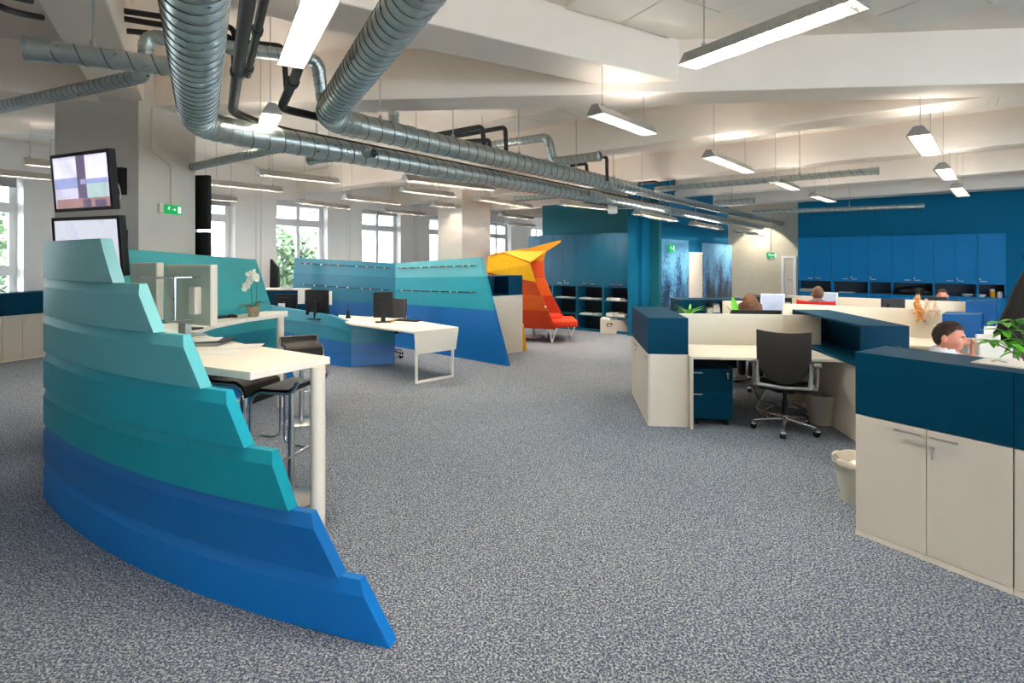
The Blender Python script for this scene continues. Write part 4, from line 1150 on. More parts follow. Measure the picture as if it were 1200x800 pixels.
# notebook computer + papers
q = W(250, 404.5, ZD)
lp = thing('magazine_stack', 'thin stack of magazines with dark spine on the bar desk', 'magazine', (q.x, q.y, ZD))
part('magazine', MB().fbox(q, (1, .12), -.20, .06, -.06, .16, ZD + .0005, ZD + .022), 'alu', lp, bevel=.003)
part('magazine', MB().fbox(q, (1, .0), -.22, .08, -.03, .18, ZD + .0225, ZD + .030), 'black', lp, bevel=.002)
part('magazine', MB().fbox(q, (1, .3), -.20, .03, -.02, .17, ZD + .0305, ZD + .036), 'paper', lp, bevel=.002)
for i, (x_, y_, a_) in enumerate(((262, 412, .2), (280, 406, -.3))):
    q = W(x_, y_, ZD); tag(part('paper_sheet', MB().fbox(q, deg(90 + 40 * a_), -.15, .15, -.10, .10, ZD + .0005 + .0015 * i, ZD + .0015 + .0015 * i), 'paper'), 'white sheet on the bar desk, %s' % ('nearer the viewer' if i == 0 else 'behind the nearer one'), 'paper')

# leaf helper --------------------------------------------------------------
def leaf_mesh(L, w, droop=.3, fold=.15, n=7):
    """a leaf along +Y, bending down, with a folded midrib"""
    b = MB(); vs = []
    for i in range(n + 1):
        t = i / n; y = L * t * (1 - .12 * droop * t); z = -droop * L * t * t
        ww = w * math.sin(math.pi * min(1, t * .93 + .05)) ** .8
        vs += [(-ww / 2, y, z + ww * fold), (0, y, z), (ww / 2, y, z + ww * fold)]
    fs = []
    for i in range(n):
        for j in (0, 1): fs.append((i * 3 + j, i * 3 + j + 1, i * 3 + j + 4, i * 3 + j + 3))
    return b.add(vs, fs)
def put_leaf(proto, base, ang, pitch, m, parent, name='leaf', roll=0, sc=1):
    R = Matrix.Rotation(ang, 4, 'Z') @ Matrix.Rotation(pitch, 4, 'X') @ Matrix.Rotation(roll, 4, 'Y')
    o = bpy.data.objects.new(name, proto); COL.objects.link(o)
    o.parent = parent
    o.matrix_local = Matrix.Translation(Vector(base) - wloc(parent)) @ R @ Matrix.Scale(sc, 4)
    return o
def leaf_data(L, w, droop, fold, m):
    o = part('leaf', leaf_mesh(L, w, droop, fold), m, None, smooth='all'); me = o.data
    bpy.data.objects.remove(o); return me
# orchid
q = W(297, 371.0, ZD); q.z = ZD
oc = thing('potted_orchid', 'white orchid in a rough stone pot on the bar desk', 'plant', q)
part('pot', MB().lathe([(.048, .0005), (.052, .01), (.062, .085), (.064, .115), (.058, .115), (.056, .1), (.0001, .1)], q, 24), 'stone', oc, smooth=True)
st1 = [q + Vector(v) for v in ((-.01, 0, .1), (-.02, 0, .25), (-.03, -.01, .38), (-.0, 0, .47), (.03, 0, .5))]
st2 = [q + Vector(v) for v in ((.02, .01, .1), (.03, .01, .25), (.035, .01, .36), (.01, .02, .44), (-.06, .0, .41), (-.09, 0, .33))]
part('stem', MB().tube(st1, .004, 8, True, .05), 'stem', oc, smooth=True); part('stem', MB().tube(st2, .0035, 8, True, .05), 'stem', oc, smooth=True)
lm = leaf_data(.17, .05, .5, .2, 'darkgreen')
for an, pi_ in ((1.5, .5), (1.9, .3), (-1.2, .6), (2.6, .5), (-.3, .8)): put_leaf(lm, q + Vector((0, 0, .105)), an, pi_, None, oc)
fb = MB()
for k in range(5):
    a = 2 * math.pi * k / 5; cc = Vector((math.cos(a) * .014, 0, math.sin(a) * .014))
    fb.ball(cc, (.013, .004, .013), 8, 6)
fb.ball((0, -.004, 0), (.005, .006, .005), 6, 4)
fo = part('flower', fb, 'petal', None, smooth='all'); fm = fo.data; bpy.data.objects.remove(fo)
rnd = random.Random(5)
for (x, z) in ((-.09, .30), (-.075, .36), (-.10, .34), (-.055, .40), (-.05, .33), (-.02, .42), (-.06, .46), (-.02, .47), (.0, .40), (.02, .43), (.03, .46), (.05, .45), (.045, .40), (.01, .49), (.06, .43), (-.03, .37)):
    o = put_leaf(fm, q + Vector((x, -.01 + rnd.uniform(-.03, .01), z)), rnd.uniform(-.5, .5), rnd.uniform(-.4, .4), None, oc, 'flower', rnd.uniform(0, 1), rnd.uniform(.8, 1.25))

# ---- bar stools
def stool():
    r = thing('bar_stool', 'x', 'stool', (0, 0, 0), 'chrome and leather bar stools')
    zs = .80; w2 = .185
    # loop frame: +Y is the front; flat chrome bar
    prof = [(-.19, zs + .075), (-.165, zs + .03), (-.12, zs), (.10, zs), (.155, zs - .03), (.175, zs - .08), (.175, .38), (.16, .335), (.11, .315), (-.02, .315)]
    for s in (-1, 1):
        part('frame_rail', MB().tube([(s * w2, y, z) for y, z in prof], .010, 10, True, .03), 'chrome', r, smooth=True)
    part('footrest', MB().tube([(-w2, -.02, .315), (w2, -.02, .315)], .010, 10), 'chrome', r, smooth=True)
    part('back_rail', MB().tube([(-w2, -.19, zs + .075), (w2, -.19, zs + .075)], .010, 10), 'chrome', r, smooth=True)
    pr = [(-.185, zs + .07), (-.16, zs + .028), (-.12, zs + .006), (0, zs), (.10, zs + .006), (.155, zs - .022), (.172, zs - .09)]
    b = MB(); vs = []
    for (y, z) in pr: vs += [(-w2 + .004, y, z), (w2 - .004, y, z)]
    top = []
    n = len(pr)
    tn = []
    for i in range(n):
        a = Vector(pr[max(i - 1, 0)]); c = Vector(pr[min(i + 1, n - 1)]); t = (c - a).normalized(); nn_ = Vector((-t.y, t.x)); tn.append(nn_)
    vt = []
    for (y, z), q_ in zip(pr, tn): vt += [(-w2 + .004, y + q_.x * .022, z + q_.y * .022), (w2 - .004, y + q_.x * .022, z + q_.y * .022)]
    m_ = 2 * n
    fs = []
    for i in range(n - 1):
        fs += [(2 * i, 2 * i + 1, 2 * i + 3, 2 * i + 2), (m_ + 2 * i + 2, m_ + 2 * i + 3, m_ + 2 * i + 1, m_ + 2 * i), (2 * i, 2 * i + 2, m_ + 2 * i + 2, m_ + 2 * i), (2 * i + 1, m_ + 2 * i + 1, m_ + 2 * i + 3, 2 * i + 3)]
    fs += [(0, m_, m_ + 1, 1), (m_ - 2, m_ - 1, 2 * m_ - 1, 2 * m_ - 2)]
    part('seat', b.add(vs + vt, fs), 'leather', r, smooth=True, bevel=.006)
    part('seat_plate', MB().box(-.07, .07, -.09, .07, zs - .022, zs - .002), 'satin', r, bevel=.004)
    part('column', MB().lathe([(.024, .016), (.024, .50), (.018, .50), (.018, zs - .02)], (0, -.01, 0), 20), 'satin', r, smooth=True)
    part('base_plate', MB().lathe([(.185, 0), (.185, .008), (.17, .014), (.03, .018), (.026, .03)], (0, -.01, 0), 40), 'satin', r, smooth=True)
    return r
S = stool()
def face_rot(dx, dy): return math.atan2(-dx, dy)
for i, (x, y, dx, dy, lb) in enumerate(((-1.57, 3.80, -.97, .22, 'chrome bar stool with black seat beside the desk leg'),
                                        (-2.02, 4.05, .95, -.30, 'bar stool half hidden under the desk behind stepped panel'),
                                        (-2.20, 5.62, .5, -.86, 'farther bar stool standing behind the white desk corner'))):
    o = S if i == 0 else copy_tree(S)
    o.location = (x, y, 0); o.rotation_euler.z = face_rot(dx, dy); o['label'] = lb
# small wooden-looking box on the floor by the stools
q = W(276, 476, 0)
tag(part('cardboard_box', MB().fbox(q, (1, .4), -.1, .12, -.1, .1, 0, .12), 'card', bevel=.004), 'small pale box on the floor behind hidden stool', 'box')

# ================================================================== CABINETS AND DESKS (right)
def low_cabinet(label, P, d, w, depth, ztop=.745, doors=2, name='low_cabinet', grp='low white cabinets', key=1, plain=False, right_front=True, legs=.0):
    """front face runs from P along d, body behind it"""
    P = Vector((P[0], P[1], 0)); d = Vector((d[0], d[1], 0)).normalized()
    r = thing(name, label, 'cabinet', (P.x, P.y, 0), grp)
    part('body', MB().fbox(P, d, 0, w, .02, depth, 0, ztop), 'whitepanel', r, bevel=.002)
    part('plinth', MB().fbox(P, d, 0, w, .0, .02, 0, .03), 'whitepanel', r)
    if plain: return r
    dw = w / doors
    for i in range(doors):
        dr_ = part('door', MB().fbox(P, d, i * dw + .002, (i + 1) * dw - .002, 0, .018, .033, ztop - .004), 'grey_edge', r, bevel=.0015)
        hx = (i + 1) * dw - .15 if i % 2 == 0 else i * dw + .02
        hb = MB().fbox(P, d, hx, hx + .13, -.026, -.016, ztop - .045, ztop - .035)
        hb.fbox(P, d, hx + .008, hx + .014, -.016, 0, ztop - .044, ztop - .036); hb.fbox(P, d, hx + .116, hx + .122, -.016, 0, ztop - .044, ztop - .036)
        part('handle', hb, 'satin', dr_, bevel=.002)
        if i % 2 == key:
            nn_ = Vector((d.y, -d.x, 0)); q = P + d * (i * dw + .03) + Vector((0, 0, ztop - .10))
            kb = MB().lathe([(.011, 0), (.011, .006), (.004, .008), (.004, .02)], q, 14, nn_)
            kb.fbox(q + nn_ * .02, d, -.008, .008, -.003, .003, q.z - .012, q.z + .012)
            kb.fbox(q + nn_ * .02, d, -.003, .006, -.002, .002, q.z - .06, q.z - .02)
            part('key', kb, 'satin', dr_, smooth=True)
    return r
def storage_box(label, P, d, w, depth, z0, z1_, open_side=None, name='storage_box', m='navy', grp='blue boxes on the cabinets'):
    """blue laminate box; open_side: None, 'left' (towards -x of the frame) or 'front'"""
    P = Vector((P[0], P[1], 0)); d = Vector((d[0], d[1], 0)).normalized()
    r = thing(name, label, 'box', (P.x, P.y, z0), grp)
    t_b = .018
    if open_side is None:
        part('shell', MB().fbox(P, d, 0, w, 0, depth, z0 + .001, z1_), m, r, bevel=.0015)
    else:
        part('top_board', MB().fbox(P, d, 0, w, 0, depth, z1_ - t_b, z1_), m, r, bevel=.001)
        part('bottom_board', MB().fbox(P, d, 0, w, 0, depth, z0 + .001, z0 + t_b), m, r, bevel=.001)
        sides = {'l': (0, t_b, 0, depth), 'r': (w - t_b, w, 0, depth), 'f': (t_b, w - t_b, 0, t_b), 'b': (t_b, w - t_b, depth - t_b, depth)}
        skip = {'left': 'l', 'front': 'f', 'right': 'r'}[open_side]
        if skip == 'l': sides['f'] = (0, w - t_b, 0, t_b); sides['b'] = (0, w - t_b, depth - t_b, depth)
        for k, (x0, x1, y0, y1) in sides.items():
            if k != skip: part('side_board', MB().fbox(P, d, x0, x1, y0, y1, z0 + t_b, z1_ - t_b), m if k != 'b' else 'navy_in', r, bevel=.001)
    return r

# near right row: two cabinets with boxes
NP = Vector((2.13, 3.336, 0)); nd = Vector((.557, -.83, 0)).normalized()
for i in range(3):
    lb = ('white two-door cabinet in the right foreground with key in its right door', 'white cabinet at the right picture edge beside the keyed one', 'white cabinet next along, right of the picture edge')[i]
    low_cabinet(lb, NP + nd * (.738 * i + .001 * i), nd, .736, .42)
    lb = ('long dark blue box on the near white cabinet', 'dark blue box cut by the right picture edge', 'next dark blue box, right of the picture edge')[i]
    storage_box(lb, NP + nd * (.738 * i + .001 * i), nd, .736, .42, .745, 1.128)
# white ring binder papers on it
q = W(1190, 429, 1.128)
pb = thing('paper_folder', 'open white folder of papers on the near blue box', 'folder', (q.x, q.y, 1.128))
part('folder_cover', MB().fbox(q, nd, -.17, .30, -.07, .16, 1.1285, 1.132), 'greyplastic', pb)
part('paper_stack', MB().fbox(q, nd, -.15, .28, -.05, .15, 1.1325, 1.140), 'paper', pb)
part('ring_clip', MB().tube([W(1161, 424, 1.14), W(1161, 424, 1.14) + Vector((.03, 0, .012)), W(1161, 424, 1.14) + Vector((.07, -.02, .0))], .004, 8, True, .02), 'chrome', pb, smooth=True)

# desk block
DC = Vector((1.39, 5.49, 0)); qd = Vector((.397, -.05, 0)).normalized(); qn = Vector((.13, 1.31, 0)).normalized()
# end cabinet (doors on the left side), its blue box
sideD = -qn
cabP = DC + qn * 1.36
low_cabinet('white cabinet at left end of the desk row, doors facing left', cabP, -qn, 1.36, .40, .735, 3)
part_end = None
r = storage_box('petrol blue box on left end cabinet of the desk row', cabP, -qn, 1.36, .40, .735, 1.105)
# desk
dk = thing('office_desk', 'white desk with cream screen panel and end panels behind black chair', 'desk', (DC.x + .4, DC.y, 0))
D0 = DC + qd * .405                      # left front corner of the desk
part('desktop', MB().fbox(D0, qd, 0, 1.66, -.06, .76, .705, .73), 'white', dk, bevel=.002)
part('end_panel', MB().fbox(D0, qd, 0, .03, -.06, .74, 0, .704), 'whitepanel', dk, bevel=.002)
part('end_panel', MB().fbox(D0, qd, 1.575, 1.60, -.02, 1.2, 0, .704), 'whitepanel', dk, bevel=.002)
part('privacy_screen', MB().fbox(D0, qd, -.15, 1.17, .762, .785, .60, 1.08), 'white', dk, bevel=.002)
part('modesty_panel', MB().fbox(D0, qd, 1.17, 1.574, .762, .785, .1, 1.08), 'whitepanel', dk, bevel=.002)
# right storage box open towards the desk
SB = Vector((3.10, 4.78, 0))
storage_box('petrol blue open-sided box at the right end of the desk', SB, qd, .40, 1.55, .731, 1.115, 'left')
low_cabinet('white cabinet under the open-sided blue box', SB + qd * .08 , qd, .32, 1.5, .704, 1, plain=True)
# pedestal
pdp = thing('drawer_pedestal', 'petrol blue rolling drawer unit under the desk', 'pedestal', (D0.x + .05, D0.y, 0))
pp_ = D0 + qd * .05
part('carcass', MB().fbox(pp_, qd, 0, .40, .115, .66, .07, .58), 'navy', pdp, bevel=.002)
for (za, zb_) in ((.07, .36), (.364, .58)):
    dq_ = part('drawer', MB().fbox(pp_, qd, 0, .40, .095, .114, za, zb_), 'navy', pdp, bevel=.0015)
    hb = MB().fbox(pp_, qd, -.005, .10, .075, .085, zb_ - .045, zb_ - .033); hb.fbox(pp_, qd, .02, .028, .085, .095, zb_ - .044, zb_ - .034).fbox(pp_, qd, .08, .088, .085, .095, zb_ - .044, zb_ - .034)
    part('handle', hb, 'satin', dq_, bevel=.002)
q = pp_ + qd * .35 + qn * .095 + Vector((0, 0, .535))
part('key', MB().lathe([(.011, 0), (.011, .012)], q, 12, -qn).fbox(q - qn * .015, qd, -.004, .004, -.003, .003, q.z - .05, q.z - .01), 'satin', pdp)
for x in (.05, .35):
    for y in (.14, .62): 
        q = pp_ + qd * x + qn * y; part('castor', MB().lathe([(.03, -.015), (.03, .015)], (q.x, q.y, .031), 14, qd), 'black', pdp, smooth=True)

# office chairs ------------------------------------------------------------
def office_chair(back='mesh'):
    r = thing('office_chair', 'x', 'chair', (0, 0, 0), 'office swivel chairs')       # faces +Y
    part('hub', MB().lathe([(.035, .07), (.035, .13), (.028, .14), (.028, .16)], (0, 0, 0), 20), 'chrome', r, smooth=True)
    for k in range(5):
        a = math.radians(-90 + 72 * k); c, s = math.cos(a), math.sin(a)
        part('base_arm', MB().tube([(.03 * c, .03 * s, .115), (.16 * c, .16 * s, .105), (.29 * c, .29 * s, .085)], [.024, .019, .013], 10), 'chrome', r, smooth=True)
        x, y = .295 * c, .295 * s
        cb_ = MB().lathe([(.027, -.026), (.030, -.022), (.030, -.006), (.022, -.004), (.022, .004), (.030, .006), (.030, .022), (.027, .026)], (x, y, .0305), 16, (-s, c, 0))
        cr = part('castor', cb_, 'black', r, smooth=True)
        part('castor_hood', MB().ball((x, y, .052), (.03, .03, .022), 12, 8), 'chrome', cr, smooth='all')
    part('gas_column', MB().lathe([(.028, .14), (.028, .30), (.02, .30), (.02, .40)], (0, 0, 0), 18), 'black', r, smooth=True)
    part('mechanism', MB().box(-.09, .09, -.10, .10, .385, .425), 'black', r, bevel=.01)
    # seat cushion
    b = MB(); nx, ny = 8, 8; vs = []
    for layer, zz in ((0, .425), (1, .475)):
        for j in range(ny + 1):
            for i in range(nx + 1):
                u_, v_ = i / nx * 2 - 1, j / ny * 2 - 1
                k = 1 - .10 * (abs(u_) ** 4) * (abs(v_) ** 4)
                z = zz + (layer * (-.018 * (1 - u_ * u_) * (1 - v_ * .2) - .03 * max(0, v_ - .5)))
                vs.append((u_ * .24 * k, v_ * .23 * k + .02, z))
    n = (nx + 1) * (ny + 1); fs = []
    for j in range(ny):
        for i in range(nx):
            q_ = j * (nx + 1) + i; fs += [(q_ + 1, q_, q_ + nx + 1, q_ + nx + 2), (n + q_, n + q_ + 1, n + q_ + nx + 2, n + q_ + nx + 1)]
    ring = [i for i in range(nx)] + [j * (nx + 1) + nx for j in range(ny)] + [ny * (nx + 1) + i for i in range(nx, 0, -1)] + [j * (nx + 1) for j in range(ny, 0, -1)]
    for a_, c_ in zip(ring, ring[1:] + ring[:1]): fs.append((a_, c_, n + c_, n + a_))
    part('seat', b.add(vs, fs), 'fabric', r, smooth='all', bevel=.012)
    # back shell: curved, wider at the top, rounded foot
    vs = []; ny = 14; nx = 12
    for layer in (0, 1):
        for j in range(ny + 1):
            t = j / ny; z = .50 + .50 * t
            hw = .145 + .095 * min(1, t * 2.6) ** .8 if t < .4 else .24 - .008 * (t - .4)
            hw = (.12 + .115 * min(1, t / .33)) if t < .33 else .235 + .006 * (t - .33)
            for i in range(nx + 1):
                u_ = i / nx * 2 - 1
                y = -.215 - .035 * math.sin(t * 2.4) + .05 * u_ * u_ - .03 * t - layer * .022
                zz = z + (.018 * u_ * u_ if j == ny else 0) + (.03 * u_ * u_ if j == 0 else 0)
                vs.append((u_ * hw, y, zz))
    n = (nx + 1) * (ny + 1); fs = []
    for j in range(ny):
        for i in range(nx):
            q_ = j * (nx + 1) + i; fs += [(q_, q_ + 1, q_ + nx + 2, q_ + nx + 1), (n + q_ + 1, n + q_, n + q_ + nx + 1, n + q_ + nx + 2)]
    ring = [i for i in range(nx)] + [j * (nx + 1) + nx for j in range(ny)] + [ny * (nx + 1) + i for i in range(nx, 0, -1)] + [j * (nx + 1) for j in range(ny, 0, -1)]
    for a_, c_ in zip(ring, ring[1:] + ring[:1]): fs.append((a_, c_, n + c_, n + a_))
    part('backrest', MB().add(vs, fs), back, r, smooth='all', bevel=.006)
    part('rear_bar', MB().tube([(-.25, -.16, .50), (-.235, -.235, .485), (0, -.262, .475), (.235, -.235, .485), (.25, -.16, .50)], .016, 10, True, .04), 'satin', r, smooth=True)
    part('seat_support', MB().tube([(0, -.255, .478), (0, -.16, .41), (0, -.05, .40)], .022, 10), 'black', r, smooth=True)
    for s in (-1, 1):
        ar = part('armrest_post', MB().tube([(s * .245, -.20, .49), (s * .275, -.06, .44), (s * .285, .0, .52), (s * .285, .0, .665)], .015, 8, True, .06), 'alu', r, smooth=True)
        part('armrest_pad', MB().box(s * .285 - .035, s * .285 + .035, -.13, .13, .665, .695), 'alu', ar, bevel=.012, seg=3)
        part('back_bracket', MB().tube([(s * .225, -.235, .49), (s * .235, -.225, .60), (s * .225, -.235, .72)], [.022, .018, .008], 8), 'alu', r, smooth=True)
    return r
CH = office_chair()
CH.location = (2.72, 5.36, 0); CH.rotation_euler.z = -.52; CH['label'] = 'black swivel chair with chrome base at the near right desk'
def chair_copy(x, y, a, lb, red=False):
    o = copy_tree(CH); o.location = (x, y, 0); o.rotation_euler.z = a; o['label'] = lb
    if red:
        for ch in o.children:
            if ch.name.startswith('backrest'): ch.data = ch.data.copy(); ch.data.materials[0] = M['chairred']
    return o

# waste bins
def bin_(label, x, y, rt, rb, h, m='greyplastic', bag=False):
    r = thing('waste_bin', label, 'bin', (x, y, 0), 'waste bins')
    part('bucket', MB().lathe([(rb, 0), (rb, .004), (rt, h), (rt + .004, h), (rt + .004, h - .006), (rt - .004, h - .006), (rb - .004, .008), (.0001, .008)], (x, y, 0), 36), m, r, smooth=True)
    if bag:
        b = MB(); vs = []; n = 36
        for k, (rr, zz) in enumerate(((rt + .007, h - .035), (rt + .008, h + .004), (rt - .008, h + .002), (rt - .03, h - .12))):
            for i in range(n):
                a = 2 * math.pi * i / n; rn = rr + noise.noise(Vector((math.cos(a) * 3, math.sin(a) * 3, k))) * .006
                vs.append((x + rn * math.cos(a), y + rn * math.sin(a), zz + noise.noise(Vector((math.cos(a) * 4, math.sin(a) * 4, 7 + k))) * .01))
        fs = [(k * n + i, k * n + (i + 1) % n, (k + 1) * n + (i + 1) % n, (k + 1) * n + i) for k in range(3) for i in range(n)]
        part('bin_liner', b.add(vs, fs), 'bin_in', r, smooth='all')
        kn = MB().tube([(x - rt - .006, y, h - .01), (x - rt - .03, y - .01, h + .02), (x - rt - .02, y - .02, h + .045), (x - rt + .005, y - .01, h + .01)], .008, 8, True, .02)
        part('liner_knot', kn, 'bin_in', r, smooth=True)
        part('crumpled_paper', MB().ball((x, y, h - .07), (.08, .07, .05), 8, 6), 'paper', r)
    return r
q = W(970, 500, 0); bin_('grey waste bin under the desk beside black chair', q.x, q.y + .12, .158, .105, .31)
q = W(1013, 596, 0); bin_('waste bin with bag liner half behind the near cabinet', q.x + .03, q.y + .12, .15, .10, .30, 'greyplastic', True)
# cables under the desk
def cable(label, pts, r=.006, m='black'):
    return tag(part('cable', MB().tube(pts, r, 6, True, .12, cs=5), m, smooth=True), label, 'cable')
cable('black cable drooping behind the black chair', [A(886, 424, 6.0), A(882, 450, 6.0), A(890, 470, 5.9), A(905, 472, 5.8), W(915, 480, .01)])
cable('grey cable coiled on the carpet under the desk', [A(905, 430, 6.1), A(896, 462, 6.0), A(885, 478, 5.9), W(893, 482, .01), W(908, 474, .01), W(935, 478, .01)], .007, 'greyplastic')
cable('black cables lying on the carpet by the grey bin', [W(925, 470, .01), W(940, 478, .01), W(952, 486, .01), W(960, 480, .01)], .007)
q = W(960, 487, 0); tag(part('paper_sheet', MB().fbox(q, (1, .2), -.1, .08, 0, .1, .001, .003), 'paper'), 'scrap of paper on the carpet by grey bin', 'paper')

# second desk behind the screen (woman's)
def row_desk(label, P, d, w, depth, z=.72, front=.0, name='office_desk', scr=None):
    P = Vector((P[0], P[1], 0)); d = Vector(d).normalized()
    r = thing(name, label, 'desk', (P.x, P.y, 0), 'white desks in rows')
    part('desktop', MB().fbox(P, d, 0, w, 0, depth, z - .025, z), 'white', r, bevel=.002)
    part('end_panel', MB().fbox(P, d, 0, .025, .03, abs(depth) * (1 if depth > 0 else -1) - .03, 0, z - .026), 'whitepanel', r)
    part('end_panel', MB().fbox(P, d, w - .025, w, .03, abs(depth) * (1 if depth > 0 else -1) - .03, 0, z - .026), 'whitepanel', r)
    if scr: part('privacy_screen', MB().fbox(P, d, scr[0], scr[1], scr[2], scr[2] + .024, .3, scr[3]), 'white', r, bevel=.002)
    return r
row_desk('white desk behind the near screen where the long haired woman sits', D0 + qn * .80, qd, 1.6, .75)
S2a, S2b = W(917.5, 355.4, 1.08), W(1104, 363, 1.08); sd = (S2b - S2a); sd.z = 0; L2 = sd.length; sd.normalize()
row_desk('white desk before the second long screen, behind the man', S2a - Vector((-sd.y, sd.x, 0)) * .77 * 1, sd, L2, .765, .72, scr=(0, L2, .767, 1.08))
row_desk('white desk of the long haired woman under her monitor', (2.6, 7.65), (1, -.12, 0), 1.1, .6)
S3a, S3b = W(927, 346, 1.08), W(1133, 353.5, 1.08); s3 = (S3b - S3a); s3.z = 0; L3 = s3.length; s3.normalize()
row_desk('white desk before the farthest long screen', S3a - Vector((-s3.y, s3.x, 0)) * .72, s3, L3, .715, .72, scr=(0, L3, .717, 1.08))
row_desk('white desk beyond the farthest long screen', S3a + Vector((-s3.y, s3.x, 0)) * .03, s3, L3, .74, .72)
# man's desk behind near cabinets
mdp = NP + Vector((-nd.y, nd.x, 0)) * .425
row_desk('white desk behind the near cabinets where the man sits', mdp, nd, 1.9, .36)

# blue boxes at the ends of the rows
def skew_box(label, Fp, G, Dv, z0, z1_, m, name, cat, grp):
    Fp, G, Dv = Vector((*Fp, 0)), Vector((*G, 0)), Vector((*Dv, 0)); t_ = (G - Fp).normalized() * .018; u_ = Dv.normalized() * .018
    r = thing(name, label, cat, (Fp.x, Fp.y, z0), grp)
    part('front_panel', MB().slab([Z(Fp, z0), Z(G, z0), Z(G, z1_), Z(Fp, z1_)], u_), m, r, bevel=.002)
    part('side_panel', MB().slab([Z(G + u_, z0), Z(G + Dv, z0), Z(G + Dv, z1_), Z(G + u_, z1_)], -t_), m, r, bevel=.002)
    part('side_panel', MB().slab([Z(Fp + u_, z0), Z(Fp + Dv, z0), Z(Fp + Dv, z1_), Z(Fp + u_, z1_)], t_), m, r, bevel=.002)
    a_, b_, c_, d_ = Fp + u_ + t_, G + u_ - t_, G + Dv - t_, Fp + Dv + t_
    part('top_board', MB().slab([Z(a_, z1_ - .018), Z(b_, z1_ - .018), Z(c_, z1_ - .018), Z(d_, z1_ - .018)], (0, 0, .018)), m, r)
    part('back_panel', MB().slab([Z(d_, z0), Z(c_, z0), Z(c_, z1_ - .019), Z(d_, z1_ - .019)], -u_), m, r)
    return r
for (f_, g_, k_, lb) in (((4.72, 5.90), (5.08, 5.82), .742, 'nearer'), ((6.58, 7.80), (6.95, 7.72), .742, 'farther')):
    skew_box('bright blue box right of the man, %s of two' % lb, f_, g_, (.30, .31), k_ + .001, 1.1, 'bluebox', 'storage_box', 'box', 'blue boxes on the cabinets')
    skew_box('white cabinet under the %s bright blue box' % lb, f_, g_, (.30, .31), 0, k_, 'whitepanel', 'low_cabinet', 'cabinet', 'low white cabinets')
# printer behind the man
q = A(1164, 410, 5.0)
pr_ = thing('printer', 'white printer standing right of the man behind plant', 'printer', (q.x, q.y, .72))
part('printer_body', MB().fbox((q.x, q.y), (1, -.2), -.12, .16, 0, .3, .722, .93), 'card', pr_, bevel=.015, seg=3)
part('paper_tray', MB().fbox((q.x, q.y), (1, -.2), -.08, .12, .1, .12, .93, .99), 'card', pr_, bevel=.004)
row_desk('white side desk under the printer', (q.x - .3, q.y - .1), (1, -.2, 0), 1.0, .6)

# curved blue low shelf in the back
q = A(795, 351, 8.4)
bs = thing('low_shelf', 'low petrol blue open shelf behind the spider plant', 'shelf', (q.x, q.y, 0))
dsh = Vector((1, .02, 0))
part('top_board', MB().fbox((q.x, q.y), dsh, 0, 1.10, 0, .4, 1.05, 1.075), 'navy', bs, bevel=.004)
part('side_board', MB().fbox((q.x, q.y), dsh, 0, .42, .0, .4, 0, 1.05), 'navy', bs)
part('side_board', MB().fbox((q.x, q.y), dsh, .91, .93, .0, .4, 0, 1.05), 'navy', bs)
part('back_board', MB().fbox((q.x, q.y), dsh, .42, .91, .38, .4, 0, 1.05), 'navy_in', bs)
part('shelf_board', MB().fbox((q.x, q.y), dsh, .42, .91, .01, .38, .68, .70), 'navy', bs)
tag(part('paper_bundle', MB().slab([A(836, 366, 8.5), A(844, 366, 8.5), A(843, 356, 8.5), A(836, 357, 8.5)], (0, .2, 0)).slab([A(829, 367, 8.5), A(835, 367, 8.5), A(835, 360, 8.5), A(829, 362, 8.5)], (0, .18, 0)), 'paper'), 'white papers inside the low petrol blue shelf', 'paper')
q2_ = A(857, 352, 7.8); tag(part('desk_divider', MB().fbox((q2_.x - .12, q2_.y), (1, 0), 0, .45, 0, .03, .3, 1.10), 'whitepanel', bevel=.003), 'small cream divider behind the fern', 'divider')
row_desk('white desk behind the spider plant in the back', (q.x - .1, q.y - .75), (1, 0, 0), 1.5, .7)

